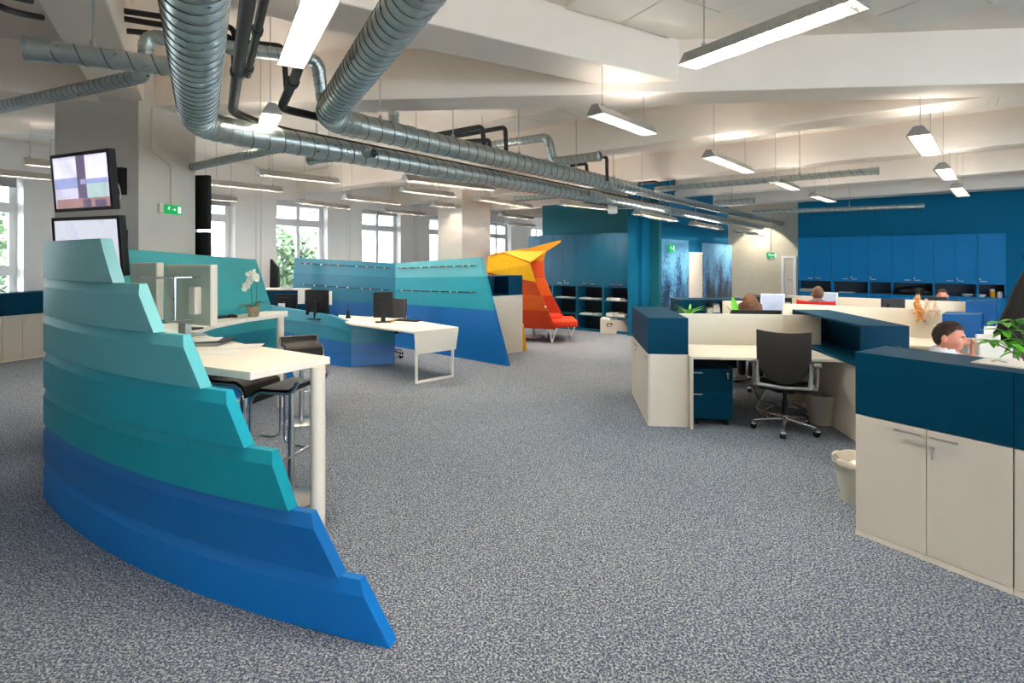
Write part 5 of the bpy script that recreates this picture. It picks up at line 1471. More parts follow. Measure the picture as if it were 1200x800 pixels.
# teal cabinet wall (left of mural): open shelves below, doors above
def tall_unit(label, P, d, w, depth, zd, zt, doors, shelves, m, min_, handle_mid=True, base=.0, grp=None, z_open0=.05):
    P = Vector((P[0], P[1], 0)); d = Vector((d[0], d[1], 0)).normalized()
    r = thing('tall_cabinet', label, 'cabinet', (P.x, P.y, 0), grp)
    t_b = .02
    part('side_board', MB().fbox(P, d, 0, t_b, 0, depth, 0, zt), m, r); part('side_board', MB().fbox(P, d, w - t_b, w, 0, depth, 0, zt), m, r)
    part('back_board', MB().fbox(P, d, t_b, w - t_b, depth - .01, depth, 0, zt), min_, r)
    part('top_board', MB().fbox(P, d, t_b, w - t_b, 0.02, depth - .01, zt - .02, zt), m, r)
    part('shelf_board', MB().fbox(P, d, t_b, w - t_b, 0.0, depth - .01, zd - .02, zd), m, r)
    for z in shelves: part('shelf_board', MB().fbox(P, d, t_b, w - t_b, 0.005, depth - .01, z - .02, z), m, r)
    if z_open0 > .06: part('base_front', MB().fbox(P, d, t_b, w - t_b, 0.003, .02, 0, z_open0), m, r)
    else: part('plinth', MB().fbox(P, d, t_b, w - t_b, 0.01, .03, 0, .06), m, r)
    dw = w / doors
    for i in range(doors):
        o = part('door', MB().fbox(P, d, i * dw + .002, (i + 1) * dw - .002, -.02, -.001, zd + .002, zt), m, r, bevel=.0015)
        hx = (i + 1) * dw - .17 if (doors == 2 and i == 0) else i * dw + .04
        hb = MB().fbox(P, d, hx, hx + .13, -.045, -.035, zd + .045, zd + .062).fbox(P, d, hx + .01, hx + .02, -.036, -.02, zd + .046, zd + .06).fbox(P, d, hx + .11, hx + .12, -.036, -.02, zd + .046, zd + .06)
        part('handle', hb, 'satin', o)
        if i == doors - 1: part('key', MB().fbox(P, d, i * dw + .03, i * dw + .05, -.05, -.02, zd + .08, zd + .13), 'satin', o)
    return r
edges = [739, 706.5, 675.6, 647, 620]
ts = [on_line(p, TC0, dT) for p in edges]
dTr = -dT
names4 = ['teal shelf cabinet at the right beside the mural wall', 'teal shelf cabinet second from the mural wall', 'teal shelf cabinet behind the orange seat tip', 'teal shelf cabinet leftmost behind the orange seat']
for i in range(4):
    P_ = TC0 + dT * ts[i + 1]
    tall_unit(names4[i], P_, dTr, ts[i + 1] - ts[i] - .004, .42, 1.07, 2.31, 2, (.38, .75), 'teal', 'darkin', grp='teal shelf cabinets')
struct(part('trim_1', MB().fbox(TC0 - dT * 0, dTr, 0.002, .30, -.0, .42, 0, ZC), 'bluewall'), 'blue wall end beside the teal cabinets')
# things on those shelves
rnd = random.Random(11)
k = 0
place = ('upper shelf of teal cabinet by the mural', 'middle shelf of teal cabinet by the mural', 'upper shelf of second teal cabinet', 'middle shelf of second teal cabinet', 'upper shelf of the third teal cabinet')
for (i, z, n_) in ((0, .751, 4), (0, .381, 3), (1, .751, 3), (1, .381, 3), (2, .751, 2)):
    P_ = TC0 + dT * ts[i + 1]; wdt = ts[i + 1] - ts[i]
    for j in range(n_):
        x0 = .06 + (wdt - .25) * j / n_ + rnd.uniform(0, .03); ww = min(.25, (wdt - .2) / n_); hh = rnd.uniform(.02, .09 if i == 0 else .045)
        tag(part('paper_pile', MB().fbox(P_, dTr, x0, x0 + ww, .03, .28, z + .0005, z + hh), 'paper' if rnd.random() < .7 else 'card', bevel=.003), 'papers, %s from left, %s' % (('first', 'second', 'third', 'fourth')[j], place[k]), 'paper', 'paper piles on the teal shelves')
    k += 1
# carton in front
q = W(703.5, 390.5, 0); cx = thing('carton', 'white carton of crumpled paper on the floor before the teal shelves', 'box', (q.x, q.y, 0))
dc_ = Vector((1, -.16, 0)).normalized(); Lc = .64; hc = .31
b = MB(); b.fbox(q, dc_, 0, Lc, 0, .012, 0.001, hc); b.fbox(q, dc_, 0, Lc, .36, .372, 0.001, hc); b.fbox(q, dc_, 0, .012, .012, .36, 0.001, hc); b.fbox(q, dc_, Lc - .012, Lc, .012, .36, 0.001, hc); b.fbox(q, dc_, .012, Lc - .012, .012, .36, .001, .012)
part('box_walls', b, 'card', cx)
part('printed_mark', MB().fbox(q, dc_, .15, .27, -.003, 0, hc - .09, hc - .07).fbox(q, dc_, .15, .17, -.003, 0, hc - .14, hc - .09).fbox(q, dc_, .24, .27, -.003, 0, hc - .12, hc - .09).fbox(q, dc_, .15, .25, -.003, 0, hc - .15, hc - .14), 'black', cx)
rnd = random.Random(4)
for i in range(6):
    p = Vector((q.x, q.y, 0)) + dc_ * (.08 + .45 * rnd.random()) + Vector((0, .12 + .12 * rnd.random(), hc - .0))
    o = part('crumpled_paper', MB().ball(p, (.08, .07, .06), 7, 5), 'paper', cx)
b = MB().fbox(q, dc_, .2, .62, .2, .34, hc - .05, hc + .09); part('folder_pile', b, 'card', cx)

# blue cabinets on the rear right wall
nBW = Vector((-dBW.y, dBW.x, 0)); BF = BW0 - nBW * .42
be = [(935.2, 974.8, 2), (974.8, 1018, 2), (1018, 1045.3, 1), (1045.3, 1094.3, 2), (1094.3, 1145.9, 2), (1145.9, 1178.8, 1)]
tb_ = lambda p: on_line(p, BF, dBW)
nm6 = ('leftmost beside the corridor', 'second from the corridor', 'narrow single door one', 'holding the black bag', 'second from the right', 'at the right end with jars')
for (a_, c_, nd_), lb in zip(be, nm6):
    ta, tc2 = tb_(a_), tb_(c_)
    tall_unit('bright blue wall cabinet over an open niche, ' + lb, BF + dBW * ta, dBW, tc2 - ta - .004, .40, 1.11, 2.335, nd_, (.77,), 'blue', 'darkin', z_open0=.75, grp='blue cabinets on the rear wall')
# items in the niches
def on_niche(px, w, h, dep, m, label, cat, name, z=.771, y=.05, rnd_=False, bev=.004):
    P_ = BF + dBW * tb_(px)
    return tag(part(name, MB().fbox(P_, dBW, 0, w, y, y + dep, z, z + h), m, bevel=bev), label, cat)
on_niche(936.5, .45, .08, .25, 'alu', 'grey machine in the leftmost blue niche', 'device', 'desk_machine')
on_niche(982, .4, .02, .25, 'paper', 'flat white papers in the second blue niche', 'paper', 'paper_pile')
P_ = BF + dBW * tb_(1052) + nBW * .17; P_.z = 0
bg_ = MB()
for (dx, dz, rx, rz) in ((.25, .10, .28, .10), (.45, .12, .25, .12), (.62, .08, .22, .08)): bg_.ball(P_ + dBW * dx + Vector((0, 0, .772 + dz)), (rx, .13, rz), 14, 8)
bo = thing('shoulder_bag', 'black bag lying in the blue niche above plush giraffes', 'bag', (P_.x, P_.y, .771))
part('bag_body', bg_, 'bag', bo, smooth='all'); part('yellow_tag', MB().ball(P_ + dBW * .06 - nBW * .06 + Vector((0, 0, .86)), .035, 8, 6), 'yellow', bo)
for (px, rr, hh, m_, lb) in ((1163, .055, .20, 'ochre', 'tall brown jar in the rightmost blue niche'), (1172, .06, .14, 'frame', 'short white jar in the rightmost blue niche')):
    P_ = BF + dBW * tb_(px) + nBW * .12; P_.z = .771
    j = thing('jar', lb, 'jar', P_)
    part('jar_body', MB().lathe([(rr, 0), (rr, hh * .75), (rr * .8, hh * .82)], P_, 18), m_, j, smooth=True)
    part('lid', MB().lathe([(rr * .85, hh * .82), (rr * .85, hh), (rr * .8, hh + .005)], P_, 18), 'frame', j, smooth=True)
for (px, lb) in ((1134, 'white crumpled cloth left of centre divider in blue niche'), (1149, 'white dish left of the jars')):
    P_ = BF + dBW * tb_(px) + nBW * .12; P_.z = .771
    tag(part('white_dish', MB().lathe([(.06, 0), (.12, .05), (.10, .07), (.03, .04)], P_, 18), 'frame', smooth=True), lb, 'dish')

# left low cabinets under the leftmost window
LP = W(47, 418.5, 0); LQ = W(3, 425, 0); dl_ = (LQ - LP).normalized()      # front runs towards the viewer
dlf = -dl_
nlf = Vector((-dlf.y, dlf.x, 0))
for i in range(3):
    Pk = LQ - dlf * (.72 * i) if i else LQ
    w_ = (LP - LQ).length + .75 if i == 0 else .715
    doors = 4 if i == 0 else 2
    P0 = Vector((LQ.x, LQ.y, 0)) - dlf * (.72 * i)
    w_ = 1.1 if i == 0 else .715
    low_cabinet(('white cabinet under the leftmost window, right end hidden by panel', 'white cabinet at the left picture edge', 'white cabinet left of the picture edge')[i], P0, dlf, w_, .42, .765, 4 if i == 0 else 2)
    storage_box(('petrol blue box under the leftmost window', 'petrol blue box at the left picture edge', 'petrol blue box left of the picture edge')[i], P0, dlf, w_, .42, .765, 1.14)

# white cabinet with blue niche right of the rear reception wall
q0_, q1_ = W(593, 414.4, 0), W(612.5, 411.6, 0); dW_ = (q1_ - q0_).normalized(); PW = q1_ - dW_ * 1.15
dW_ = Vector((dW_.x, dW_.y, 0))
low_cabinet('tall white cabinet right of the folded rear panel', (q1_ - dW_ * .75), dW_, .75, .42, 1.05, 1)
storage_box('dark blue box with open niche on the tall white cabinet', (q1_ - dW_ * .75), dW_, .43, .42, 1.05, 1.41, 'front')
storage_box('closed dark blue box right of the niche', (q1_ - dW_ * .315), dW_, .31, .42, 1.05, 1.41)

# ================================================================== ORANGE POD SEAT
pod = thing('lounge_pod', 'high-backed yellow and orange felt lounge pod with winged roof', 'seat', (.4, 11.4, 0))
def strip(pts_front, Yoff, m, name='felt_layer', th=.05, label=None):
    o = part(name, MB().slab(pts_front, (0, th, 0)), m, pod, bevel=.012, seg=2)
    if label: o['label'] = label
Yn = 10.85
N_ = lambda x, y, dy=0: A(x, y, Yn + dy)
# near wing, in stacked layers
strip([N_(570, 319, .3), N_(628, 330.7), N_(621.3, 309), N_(590, 297.5, .2), N_(572, 300, .3)], 0, 'yellow', label='bright yellow top layer')
strip([N_(574, 340, .3), N_(635.5, 347.5), N_(628, 330.7), N_(572, 319, .3)], 0, 'orange1')
strip([N_(578, 362, .3), N_(642.5, 364), N_(635.5, 347.5), N_(574, 340, .3)], 0, 'orange2')
strip([N_(582, 382, .3), N_(652, 386.3), N_(642.5, 364), N_(578, 362, .3)], 0, 'orange3')
# far wing
Fw = lambda x, y, dy=0: A(x, y, 11.95 + dy)
strip([Fw(600, 306), Fw(637, 306), Fw(639.6, 295), Fw(657.5, 283.6), Fw(657, 281), Fw(610, 293), Fw(586, 297.8)], 0, 'ochre', label='ochre roof layer with flared tip')
strip([Fw(604, 325.5), Fw(638.7, 325.5), Fw(637, 306), Fw(600, 306)], 0, 'orange1')
strip([Fw(608, 346.5), Fw(647.5, 346.5), Fw(638.7, 325.5), Fw(604, 325.5)], 0, 'orange2')
strip([Fw(612, 372), Fw(661.5, 372), Fw(647.5, 346.5), Fw(608, 346.5)], 0, 'orange3')
# back joining the wings on the left, and the roof shell
bk = MB()
l0, l1 = A(575, 382, 11.15), A(604, 376, 12.0)
part('back_shell', MB().hexa([Vector((l0.x, l0.y, .3)), Vector((l0.x + .05, l0.y, .3)), Vector((l1.x + .05, l1.y, .3)), Vector((l1.x, l1.y, .3)),
                              Vector((l0.x - .02, l0.y, 1.72)), Vector((l0.x + .03, l0.y, 1.72)), Vector((l1.x - .0, l1.y, 1.8)), Vector((l1.x - .05, l1.y, 1.8))]), 'orange2', pod, bevel=.01)
part('roof_shell', MB().slab([A(575, 300, 11.1), A(590, 297.5, 11.05), A(621.3, 308.5, 10.87), A(639, 295.5, 11.97), A(610, 293.2, 12.0), A(588, 297, 11.98)], (0, 0, .035)), 'ochre', pod, bevel=.008)
part('seat_cushion', MB().prism([(A(622, 380, 10.9).x, 11.2), (A(640, 380, 11).x, 11.06), (A(652, 380, 10.88).x, 10.92), (A(677, 380, 11.1).x, 11.05), (A(672, 376, 11.9).x, 11.9), (A(612, 376, 11.9).x, 11.93)], .31, .45), 'red', pod, bevel=.04, seg=4)
part('seat_cushion', MB().prism([(A(624, 380, 10.9).x, 11.3), (A(646, 380, 10.88).x, 11.25), (A(660, 380, 11.5).x, 11.6), (A(656, 376, 11.9).x, 11.9), (A(612, 376, 11.9).x, 11.93)], .44, .52), 'red', pod, bevel=.03, seg=4)
def vleg(x, y):
    p = Vector((x, y, 0))
    part('leg', MB().tube([p + Vector((-.07, .03, .30)), p + Vector((0, 0, .012)), p + Vector((.09, .0, .30))], .014, 8, True, .02), 'frame', pod, smooth=True)
for (px, py) in ((647, 402), (669, 397), (640, 397)):
    w_ = W(px, py, 0); vleg(w_.x, w_.y)
w_ = W(625, 395, 0)
part('pedestal', MB().lathe([(.19, 0), (.19, .012), (.04, .02), (.035, .03), (.035, .30)], (w_.x, w_.y, 0), 28), 'frame', pod, smooth=True)
part('tufting_button', MB().ball(N_(639.5, 359.5, -.01), .018, 8, 6), 'frame', pod, smooth='all')
yl = MB().slab([A(612.3, 411.3, 10.1), A(617.8, 410.5, 10.1), A(613.8, 381, 10.1), A(611, 379, 10.1)], (0, .25, 0))
tag(part('yellow_screen_foot', yl, 'yellow', bevel=.01), 'slim yellow slanted seat foot right of the white cabinet', 'seat')

# ================================================================== PEOPLE
def remesh(o, vox, sm=3):
    r = o.modifiers.new('remesh', 'REMESH'); r.mode = 'VOXEL'; r.voxel_size = vox; r.use_smooth_shade = True
    s = o.modifiers.new('smooth', 'SMOOTH'); s.iterations = sm; s.factor = .5
def head_mesh(b, C, R, s=1.0, detail=True):
    """a human head, face towards local +Y; C its centre, R rotation 3x3"""
    seg, rings = 64, 48; vs = []
    g = lambda x, z, x0, z0, sx, sz: math.exp(-((x - x0) / sx) ** 2 - ((z - z0) / sz) ** 2)
    for i in range(rings + 1):
        th = math.pi * i / rings
        for k in range(seg):
            a = 2 * math.pi * k / seg
            x = math.sin(th) * math.cos(a); y = math.sin(th) * math.sin(a); z = math.cos(th)
            X, Y, Zz = x * .077, y * .096, z * .118
            f_ = max(0, y)                     # facing weight
            if Zz < 0:                          # jaw narrows and comes forward
                t = -Zz / .118
                X *= 1 - .30 * t * t; Y = Y * (1 - .18 * t) + .018 * t * f_
                if y < 0: Y *= 1 - .38 * t
            else:
                if y < 0: Y *= 1.06
            if f_ > .15:
                w_ = min(1, (f_ - .15) / .35)
                Y += w_ * (.026 * g(X, Zz, 0, -.018, .012, .020) + .012 * g(X, Zz, 0, .008, .008, .022)      # nose
                           + .010 * g(X, Zz, 0, -.062, .024, .010) - .004 * g(X, Zz, 0, -.0625, .022, .0022) # lips
                           + .014 * g(X, Zz, 0, -.098, .028, .016)                                           # chin
                           + .008 * g(X, Zz, .028, .034, .024, .009) + .008 * g(X, Zz, -.028, .034, .024, .009)   # brows
                           - .012 * g(X, Zz, .030, .014, .015, .011) - .012 * g(X, Zz, -.030, .014, .015, .011)   # sockets
                           + .005 * g(X, Zz, .030, .012, .009, .006) + .005 * g(X, Zz, -.030, .012, .009, .006)
                           + .006 * g(X, Zz, .046, -.022, .02, .02) + .006 * g(X, Zz, -.046, -.022, .02, .02))
            vs.append(C + R @ (Vector((X, Y, Zz)) * s))
    fs = [(i * seg + k, (i + 1) * seg + k, (i + 1) * seg + (k + 1) % seg, i * seg + (k + 1) % seg) for i in range(rings) for k in range(seg)]
    b.add(vs, fs)
    for sg in (-1, 1):                          # ears
        ec = C + R @ (Vector((sg * .079, -.008, -.004)) * s)
        b.ball(ec + R @ (Vector((sg * .006, -.004, 0)) * s), Vector((.010, .018, .031)) * s, 14, 10, rot=R @ Matrix.Rotation(sg * .35, 3, 'Z'))
def hand_mesh(b, wr, d, pn, curl, s=1.0):
    """palm from wrist along d, palm normal pn, five separate fingers curled towards pn"""
    d = Vector(d).normalized(); pn = Vector(pn); pn = (pn - d * pn.dot(d)).normalized(); sd_ = d.cross(pn)
    for k in (-1, 0, 1): b.capsule(wr + sd_ * .010 * k, wr + d * .08 * s + sd_ * .024 * k * s, .016 * s, .013 * s)
    lens = (.072, .082, .076, .060)
    for i in range(4):
        o_ = (-.034 + .0225 * i) * s; base = wr + d * .085 * s + sd_ * o_; L = lens[i] * s
        dir_ = d.copy(); p = base
        for j, fr__ in enumerate((.45, .30, .25)):
            ang = curl * (.5, .9, .7)[j]
            dir_ = (dir_ * math.cos(ang) + pn * math.sin(ang)).normalized() if j else (d * math.cos(ang) + pn * math.sin(ang)).normalized()
            pp2 = pn * math.cos(0) ; q_ = p + dir_ * L * fr__
            b.capsule(p, q_, .0088 * s, .0080 * s, 10); p = q_
            pn_loc = dir_.cross(sd_) * -1
            pn = pn_loc if pn_loc.dot(pn) > 0 else -pn_loc
    pn = Vector(pn)
    th0 = wr + d * .02 * s - sd_ * .022 * s; th1 = th0 + (d * .6 - sd_ * .75).normalized() * .035 * s; th2 = th1 + (d * .9 - sd_ * .15).normalized() * .032 * s
    b.capsule(th0, th1, .012 * s, .0105 * s, 10); b.capsule(th1, th2, .0105 * s, .009 * s, 10)

def person(label, loc, yaw, hair, shirt, head_yaw=0, head_pitch=-.1, arms=None, phone=False, vox=.005, hairstyle='short', sc=1.0):
    r = thing('person', label, 'person', (0, 0, 0), 'office workers')
    hc = Vector((0, .045, 1.205))
    Rh = Matrix.Rotation(head_yaw, 3, 'Z') @ Matrix.Rotation(head_pitch, 3, 'X')
    b = MB()
    head_mesh(b, hc, Rh)
    b.capsule((0, .0, 1.0), (0, .025, 1.13), .062, .054)
    # trunk
    for (z0_, z1_, x_, r0_, r1_) in ((.52, .66, .07, .125, .115), (.66, .84, .06, .115, .12), (.84, .99, .08, .125, .105)):
        for s in (-1, 1): b.capsule((s * x_, -.01, z0_), (s * x_, 0, z1_), r0_, r1_)
    for s in (-1, 1):
        b.capsule((s * .05, 0, 1.02), (s * .175, 0, .99), .06, .058)
        b.capsule((s * .095, -.02, .53), (s * .12, .40, .52), .085, .062); b.capsule((s * .12, .40, .52), (s * .12, .38, .11), .055, .036)
        b.capsule((s * .12, .36, .055), (s * .125, .52, .04), .040, .032)
    arms = arms or {-1: ((-.24, .12, .76), (-.16, .36, .77)), 1: ((.24, .12, .76), (.16, .36, .77))}
    for s, (el, wr) in arms.items():
        el, wr = Vector(el), Vector(wr)
        b.capsule((s * .185, 0, .985), el, .050, .040); b.capsule(el, wr, .040, .027)
        if phone and s == phone:
            hand_mesh(b, wr, Vector((s * -.12, -.22, 1)), Vector((-s, -.3, 0)), .7, 1.1)
        else: hand_mesh(b, wr, (wr - el) + Vector((0, .1, -.02)), Vector((0, 0, -1)), .35)
    body = part('body', b, 'skin', r, smooth='all'); remesh(body, vox, 2)
    # clothes
    c = MB()
    for (z0_, z1_, x_, r0_, r1_) in ((.54, .66, .072, .133, .125), (.66, .84, .062, .125, .13), (.84, .985, .082, .135, .113)):
        for s in (-1, 1): c.capsule((s * x_, -.01, z0_), (s * x_, 0, z1_), r0_, r1_)
    for s, (el, wr) in arms.items():
        c.capsule((s * .035, -.03, 1.085), (s * .17, -.01, 1.025), .048, .060)
        c.capsule((s * .05, -.005, 1.018), (s * .178, 0, .99), .066, .068)
        c.capsule((s * .187, 0, .985), el, .062, .052)
        w2_ = Vector(el).lerp(Vector(wr), .8); c.capsule(el, w2_, .052, .040)
    c.lathe([(.060, 0), (.076, .06), (.074, .10), (.066, .102), (.066, .03)], (0, .008, 1.035), 28, (0, .12, 1))
    so_ = part('shirt', c, shirt, r, smooth='all'); remesh(so_, .009, 3)
    t_r = MB()
    for s in (-1, 1): t_r.capsule((s * .095, -.02, .53), (s * .12, .40, .52), .095, .075); t_r.capsule((s * .12, .40, .52), (s * .12, .38, .14), .070, .055)
    to = part('trousers', t_r, 'trousers', r, smooth='all'); remesh(to, .012, 3)
    sh_ = MB()
    for s in (-1, 1): sh_.capsule((s * .12, .35, .05), (s * .125, .54, .04), .048, .040)
    so2 = part('shoes', sh_, 'black', r, smooth='all')
    # hair
    hb = MB(); seg, rings = 72, 44; vs = []
    for i in range(rings + 1):
        th = math.pi * i / rings
        for k in range(seg):
            a = 2 * math.pi * k / seg
            x = math.sin(th) * math.cos(a); y = math.sin(th) * math.sin(a); z = math.cos(th)
            n_ = noise.noise(Vector((x * 6, y * 6, z * 2.5 + 1))) * .006 + noise.noise(Vector((x * 30, y * 30, z * 6))) * .003
            # hairline: grows where this is positive
            front = y
            lim = .60 if front > .5 else (.60 - (.5 - front) * 1.3)
            if hairstyle == 'long': lim = .40 if front > .45 else -2
            grow = max(-1, min(1, (z - max(lim, -.62)) * 9))
            t_h = -.010 + (.017 if hairstyle != 'long' else .034) * (grow * .5 + .5)
            if hairstyle == 'long': t_h = .010 + .024 * min(1, max(0, .75 - z)) if grow > 0 else -.012
            if hairstyle != 'long' and z > .3: t_h += .010 * max(0, front + .2) * (grow > 0)
            X, Y, Zz = x * (.077 + t_h + n_), y * (.098 + t_h + n_), z * (.118 + t_h + n_)
            if Zz < 0: Y = Y * (1 if y > 0 else 1 - .25 * (-z)); X *= 1 - (.25 if hairstyle != 'long' else -.25) * z * z
            if hairstyle == 'long' and Zz < 0 and y < .35: Zz *= 2.3; X *= 1.38 + .12 * math.sin(a * 5)
            if hairstyle != 'long' and grow < 0: X *= .9; Y *= .88; Zz *= .9
            if hairstyle == 'long' and y > .45 and z < .4: X *= .9; Y *= .8
            vs.append(hc + Rh @ (Vector((X, Y - .004, Zz + .004))))
    fs = [(i * seg + k, (i + 1) * seg + k, (i + 1) * seg + (k + 1) % seg, i * seg + (k + 1) % seg) for i in range(rings) for k in range(seg)]
    ho = part('hair', hb.add(vs, fs), hair, r, smooth='all')
    if vox < .006:      # eyes and brows of the man facing us
        for s in (-1, 1):
            part('eye', MB().ball(hc + Rh @ Vector((s * .030, .0795, .013)), (.009, .006, .0045), 12, 8), 'frame', body, smooth='all')
            part('eyebrow', MB().tube([hc + Rh @ Vector(v) for v in ((s * .014, .0935, .031), (s * .030, .092, .036), (s * .045, .082, .031))], .0035, 6), hair, body)
            part('pupil', MB().ball(hc + Rh @ Vector((s * .031, .0835, .0125)), (.0055, .003, .0045), 10, 6), 'black', body, smooth='all')
    if phone:
        s = phone; wr = Vector(arms[s][1]); q_ = wr + Vector((-s * .026, -.035, .085))
        part('x', MB(), 'black') if False else None
        ph = part('mobile_phone', MB().box(q_.x - .008, q_.x + .008, q_.y - .022, q_.y + .022, q_.z - .06, q_.z + .06), 'alu', None, bevel=.004)
        ph.parent = None
        Rz = Matrix.Rotation(yaw, 4, 'Z')
        ph.matrix_world = Matrix.Translation(Vector(loc)) @ Rz @ Matrix.Scale(sc, 4)
        tag(ph, 'silver mobile phone held to the ear of the man', 'phone')
    r.location = (loc[0], loc[1], 0); r.rotation_euler.z = yaw; r.scale = (sc, sc, sc)
    return r
# man on the phone: faces right, a little towards us
mx, my = 3.14, 3.93
myaw = math.radians(-122)
person('person in white shirt seated behind the near cabinets, phone at his ear', (mx, my, 0), myaw, 'hair_dark', 'shirt', head_yaw=-.33, head_pitch=-.16,
       arms={-1: ((-.20, .45, .93), (-.080, .185, 1.058)), 1: ((.26, .14, .74), (.16, .36, .76))}, phone=-1, vox=.0036, sc=.94)
chair_copy(mx, my, myaw, 'swivel chair under the man with the phone')
wx, wy = A(879, 360, 7.15)[:2]
person('person with long chestnut hair seen from behind at a bright monitor', (wx, wy, 0), math.radians(-25), 'hair_long', 'shirt_green', vox=.008, hairstyle='long', sc=.935)
chair_copy(wx, wy, math.radians(-25), 'swivel chair under the long haired woman')
gx, gy = A(958, 350, 8.28)[:2]
person('person in grey pullover with short sandy hair, seen from behind', (gx, gy, 0), math.radians(-35), 'hair_sand', 'shirt_grey', vox=.009, sc=.965)
c2 = chair_copy(gx, gy, math.radians(-35), 'red-backed chair of the man in grey pullover', True); c2.scale = (1.08, 1.08, 1.07)
hx_, hy_ = A(1104, 346, 9.15)[:2]
person('person with dark curly hair barely showing above a black monitor', (hx_, hy_, 0), math.radians(145), 'hair_dark', 'shirt_grey', vox=.01, sc=.9)
chair_copy(hx_, hy_, math.radians(145), 'swivel chair under the dark haired worker')
q = W(476, 420, 0); chair_copy(q.x - .36, q.y + .15, 2.4, 'black chair behind the reception monitor')

# desk monitors in the back rows
c = A(905, 360, 7.9); monitor_at('silver-framed bright monitor right of the long haired woman', c, (-.15, -1), .34, .30, .90, 'alu', 'screen_blue', zdesk=.72)
c = A(886, 366, 6.45); monitor_at('wide black monitor peeking over the near screen', c, (.1, 1), .58, .36, .735, zdesk=.72)
c = A(972, 350, 8.85); monitor_at('white-framed monitor beside the man in grey pullover', c, (-.5, -1), .24, .30, .86, 'frame', 'screen_blue', zdesk=.72)
c = A(1046.5, 356, 8.05); monitor_at('dark monitor back right of centre before farthest screen', c, (-.1, 1), .37, .34, .775, zdesk=.72)
c = A(1095, 348, 8.65); monitor_at('low black monitor in front of dark haired worker', c, (.05, 1), .37, .36, .69 + .05, zdesk=.72)
c = A(910, 350, 9.0); pm = thing('printer', 'dark grey printer behind the bright monitor', 'printer', (c.x, c.y, .72))
row_desk('white desk under the dark grey printer', (c.x - .4, c.y - .1), (1, 0, 0), .8, .6)
part('printer_body', MB().fbox(c, (1, -.1), -.22, .25, 0, .35, .722, 1.06), 'black', pm, bevel=.01); part('lid', MB().fbox(c, (1, -.1), -.24, .27, -.02, .36, 1.06, 1.10), 'alu', pm, bevel=.01)
part('paper_tray', MB().fbox(c, (1, -.1), -.25, .2, -.06, -.001, .95, .99), 'alu', pm)

# plants -------------------------------------------------------------------
def potted(label, x, y, z, pot_h, pot_r, leaves, m, L, w, droop, pot_m='stone', stems=True, seed=1, up=(.2, 1.3)):
    r = thing('potted_plant', label, 'plant', (x, y, z), 'office plants')
    part('pot', MB().lathe([(pot_r * .75, .0005), (pot_r, pot_h), (pot_r * .9, pot_h), (pot_r * .88, pot_h - .02), (.0001, pot_h - .02)], (x, y, z), 20), pot_m, r, smooth=True)
    lm_ = leaf_data(L, w, droop, .15, m); rn = random.Random(seed)
    for i in range(leaves):
        an = 2 * math.pi * (i + rn.random() * .6) / leaves * 1.0; put_leaf(lm_, (x, y, z + pot_h - .02), an, rn.uniform(*up), None, r, sc=rn.uniform(.75, 1.15))
    return r
q = A(808, 366, 6.55); potted('spider plant with bright leaves behind the near screen left', q.x, q.y, .731, .30, .07, 14, 'green', .22, .034, .7, seed=3, up=(.5, 1.3))
q = A(862, 366, 6.6)
bf = potted('tall bright fern leaf left of the long haired woman', q.x, q.y, .731, .26, .07, 7, 'green', .22, .03, .5, seed=8, up=(.3, .8))
lm_ = leaf_data(.26, .09, .1, .2, 'green')
put_leaf(lm_, (q.x, q.y, .99), .1, 1.35, None, bf); put_leaf(lm_, (q.x, q.y, .99), 1.2, 1.0, None, bf, sc=.7)
q = A(945, 371, 6.42); potted('low green plant at right end of the near screen', q.x, q.y, .731, .33, .07, 9, 'darkgreen', .22, .06, .35, seed=6, up=(.1, .6))
# money tree at the right
q = A(1190, 400, 3.75)
mt = thing('potted_plant', 'bright green plant with fanned leaves at the right picture edge', 'plant', (q.x + .1, q.y, .72), 'office plants')
bx, by = q.x + .1, q.y
part('pot', MB().lathe([(.07, .0), (.09, .14), (.08, .14), (.08, .12), (.0001, .12)], (bx, by, .7215), 24), 'frame', mt, smooth=True)
lmt = leaf_data(.14, .056, .35, .12, 'green'); rn = random.Random(2)
fans = [(-.20, -.05, 1.13), (-.17, .0, 1.20), (-.15, -.08, 1.07), (-.10, -.06, 1.14), (-.06, .05, 1.27), (-.14, .05, 1.25), (.0, -.05, 1.2), (.08, 0, 1.3), (-.02, -.12, 1.09), (.1, -.1, 1.15), (.05, .1, 1.1), (-.18, .1, 1.12)]
for i, (dx, dy, z) in enumerate(fans):
    tip = Vector((bx + dx, by + dy, z))
    part('stalk', MB().tube([(bx, by, .84), (bx + dx * .35, by + dy * .35, .84 + (z - .84) * .7), tip], .004, 6, True, .06), 'stem', mt, smooth=True)
    for k in range(5):
        put_leaf(lmt, tip, 2 * math.pi * k / 5 + rn.random(), rn.uniform(-.25, .35), None, mt, sc=rn.uniform(.75, 1.15))

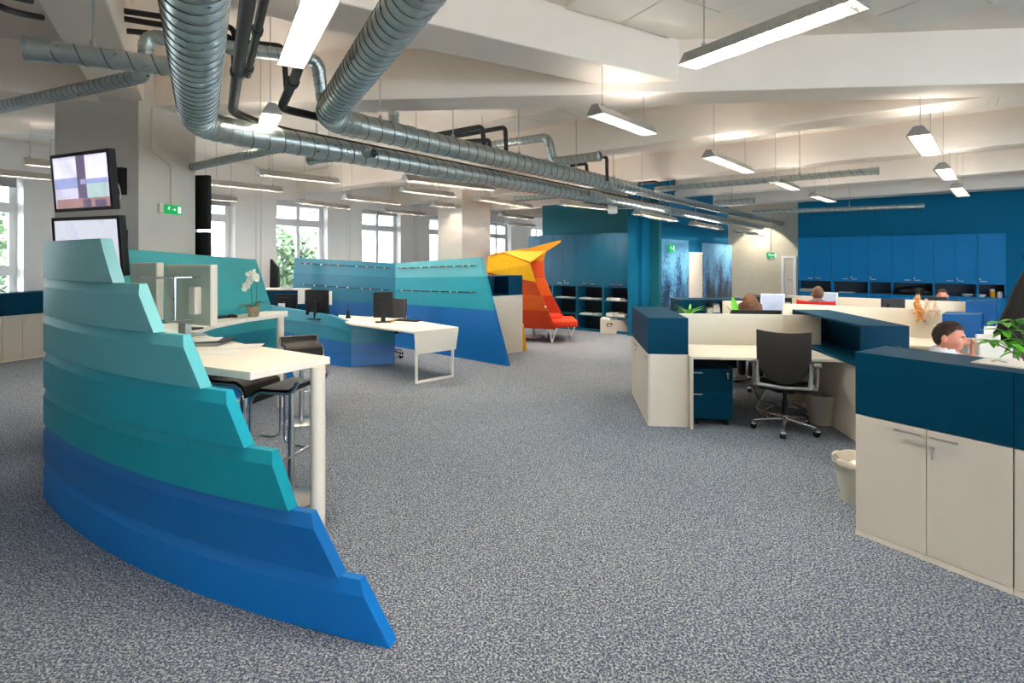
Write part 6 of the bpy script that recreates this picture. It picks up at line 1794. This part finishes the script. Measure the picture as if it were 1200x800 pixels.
# plush giraffes on the second screen ---------------------------------------
def plush(label, P, m, sc, flip=1):
    r = thing('plush_toy', label, 'toy', P, 'plush toys on the long screen')
    P = Vector(P); e = lambda x, z, y=0: P + Vector((x * sc * flip, y * sc, z * sc))
    b = MB(); b.capsule(e(0, .06), e(.04, -.10, -.03), .05 * sc, .045 * sc); b.capsule(e(0, .06), e(.02, .16), .03 * sc, .03 * sc); b.capsule(e(.02, .16), e(-.05, .15, -.03), .042 * sc, .026 * sc)
    for (x, z) in ((-.09, -.08), (.12, -.06), (-.04, -.22), (.08, -.22)): b.capsule(e(0.02, -.02 if z > -.1 else -.1, -.03), e(x, z, -.06), .022 * sc, .020 * sc)
    b.capsule(e(.03, .19), e(.045, .23), .010 * sc, .013 * sc); b.capsule(e(.0, .19), e(-.005, .23), .010 * sc, .013 * sc)
    o = part('body', b, m, r, smooth='all'); remesh(o, .008, 2)
    return r
s_at = lambda px: S2a + sd * on_line(px, S2a, sd)
for (px, m_, lb, sc_, fl) in ((1074, 'plush1', 'spotted orange plush giraffe draped over the long screen', .75, 1), (1086, 'plush2', 'cream plush toy, second from the giraffe', .5, -1), (1095, 'plush2', 'pale plush toy, farthest right on the screen', .42, 1)):
    P_ = s_at(px); plush(lb, (P_.x - .035, P_.y - .05, 1.08 + .02), m_, sc_, fl)

# coat on a stand at the right edge -----------------------------------------
cx_, cy_ = 5.75, 5.9
cs = thing('coat_stand', 'coat stand at the right picture edge under the black coat', 'coat stand', (cx_, cy_, 0))
part('pole', MB().lathe([(.2, 0), (.2, .02), (.02, .04), (.016, 1.75)], (cx_, cy_, 0), 20), 'black', cs, smooth=True)
for k in range(4):
    a = k * math.pi / 2 + .4; part('hook', MB().tube([(cx_, cy_, 1.68), (cx_ + .09 * math.cos(a), cy_ + .09 * math.sin(a), 1.69), (cx_ + .12 * math.cos(a), cy_ + .12 * math.sin(a), 1.75)], .008, 6), 'black', cs)
vs = []; nz_, seg = 22, 40
for i in range(nz_ + 1):
    t = i / nz_; z = 1.70 - .95 * t
    rx = .07 + .36 * t ** .8 if t < .85 else .43 - .12 * (t - .85) / .15
    for k in range(seg):
        a = 2 * math.pi * k / seg; f_ = 1 + .10 * math.sin(a * 7 + t * 2) * t + .06 * noise.noise(Vector((math.cos(a) * 2, math.sin(a) * 2, t * 4)))
        vs.append((cx_ + .02 + rx * f_ * math.cos(a), cy_ + .20 * (.35 + t) * f_ * math.sin(a), z))
fs = [(i * seg + k, i * seg + (k + 1) % seg, (i + 1) * seg + (k + 1) % seg, (i + 1) * seg + k) for i in range(nz_) for k in range(seg)]
fs.append(tuple(range(seg))); fs.append(tuple(reversed(range(nz_ * seg, (nz_ + 1) * seg))))
tag(part('coat', MB().add(vs, fs), 'fabric', smooth='all'), 'heavy black coat hanging at the right picture edge', 'coat')
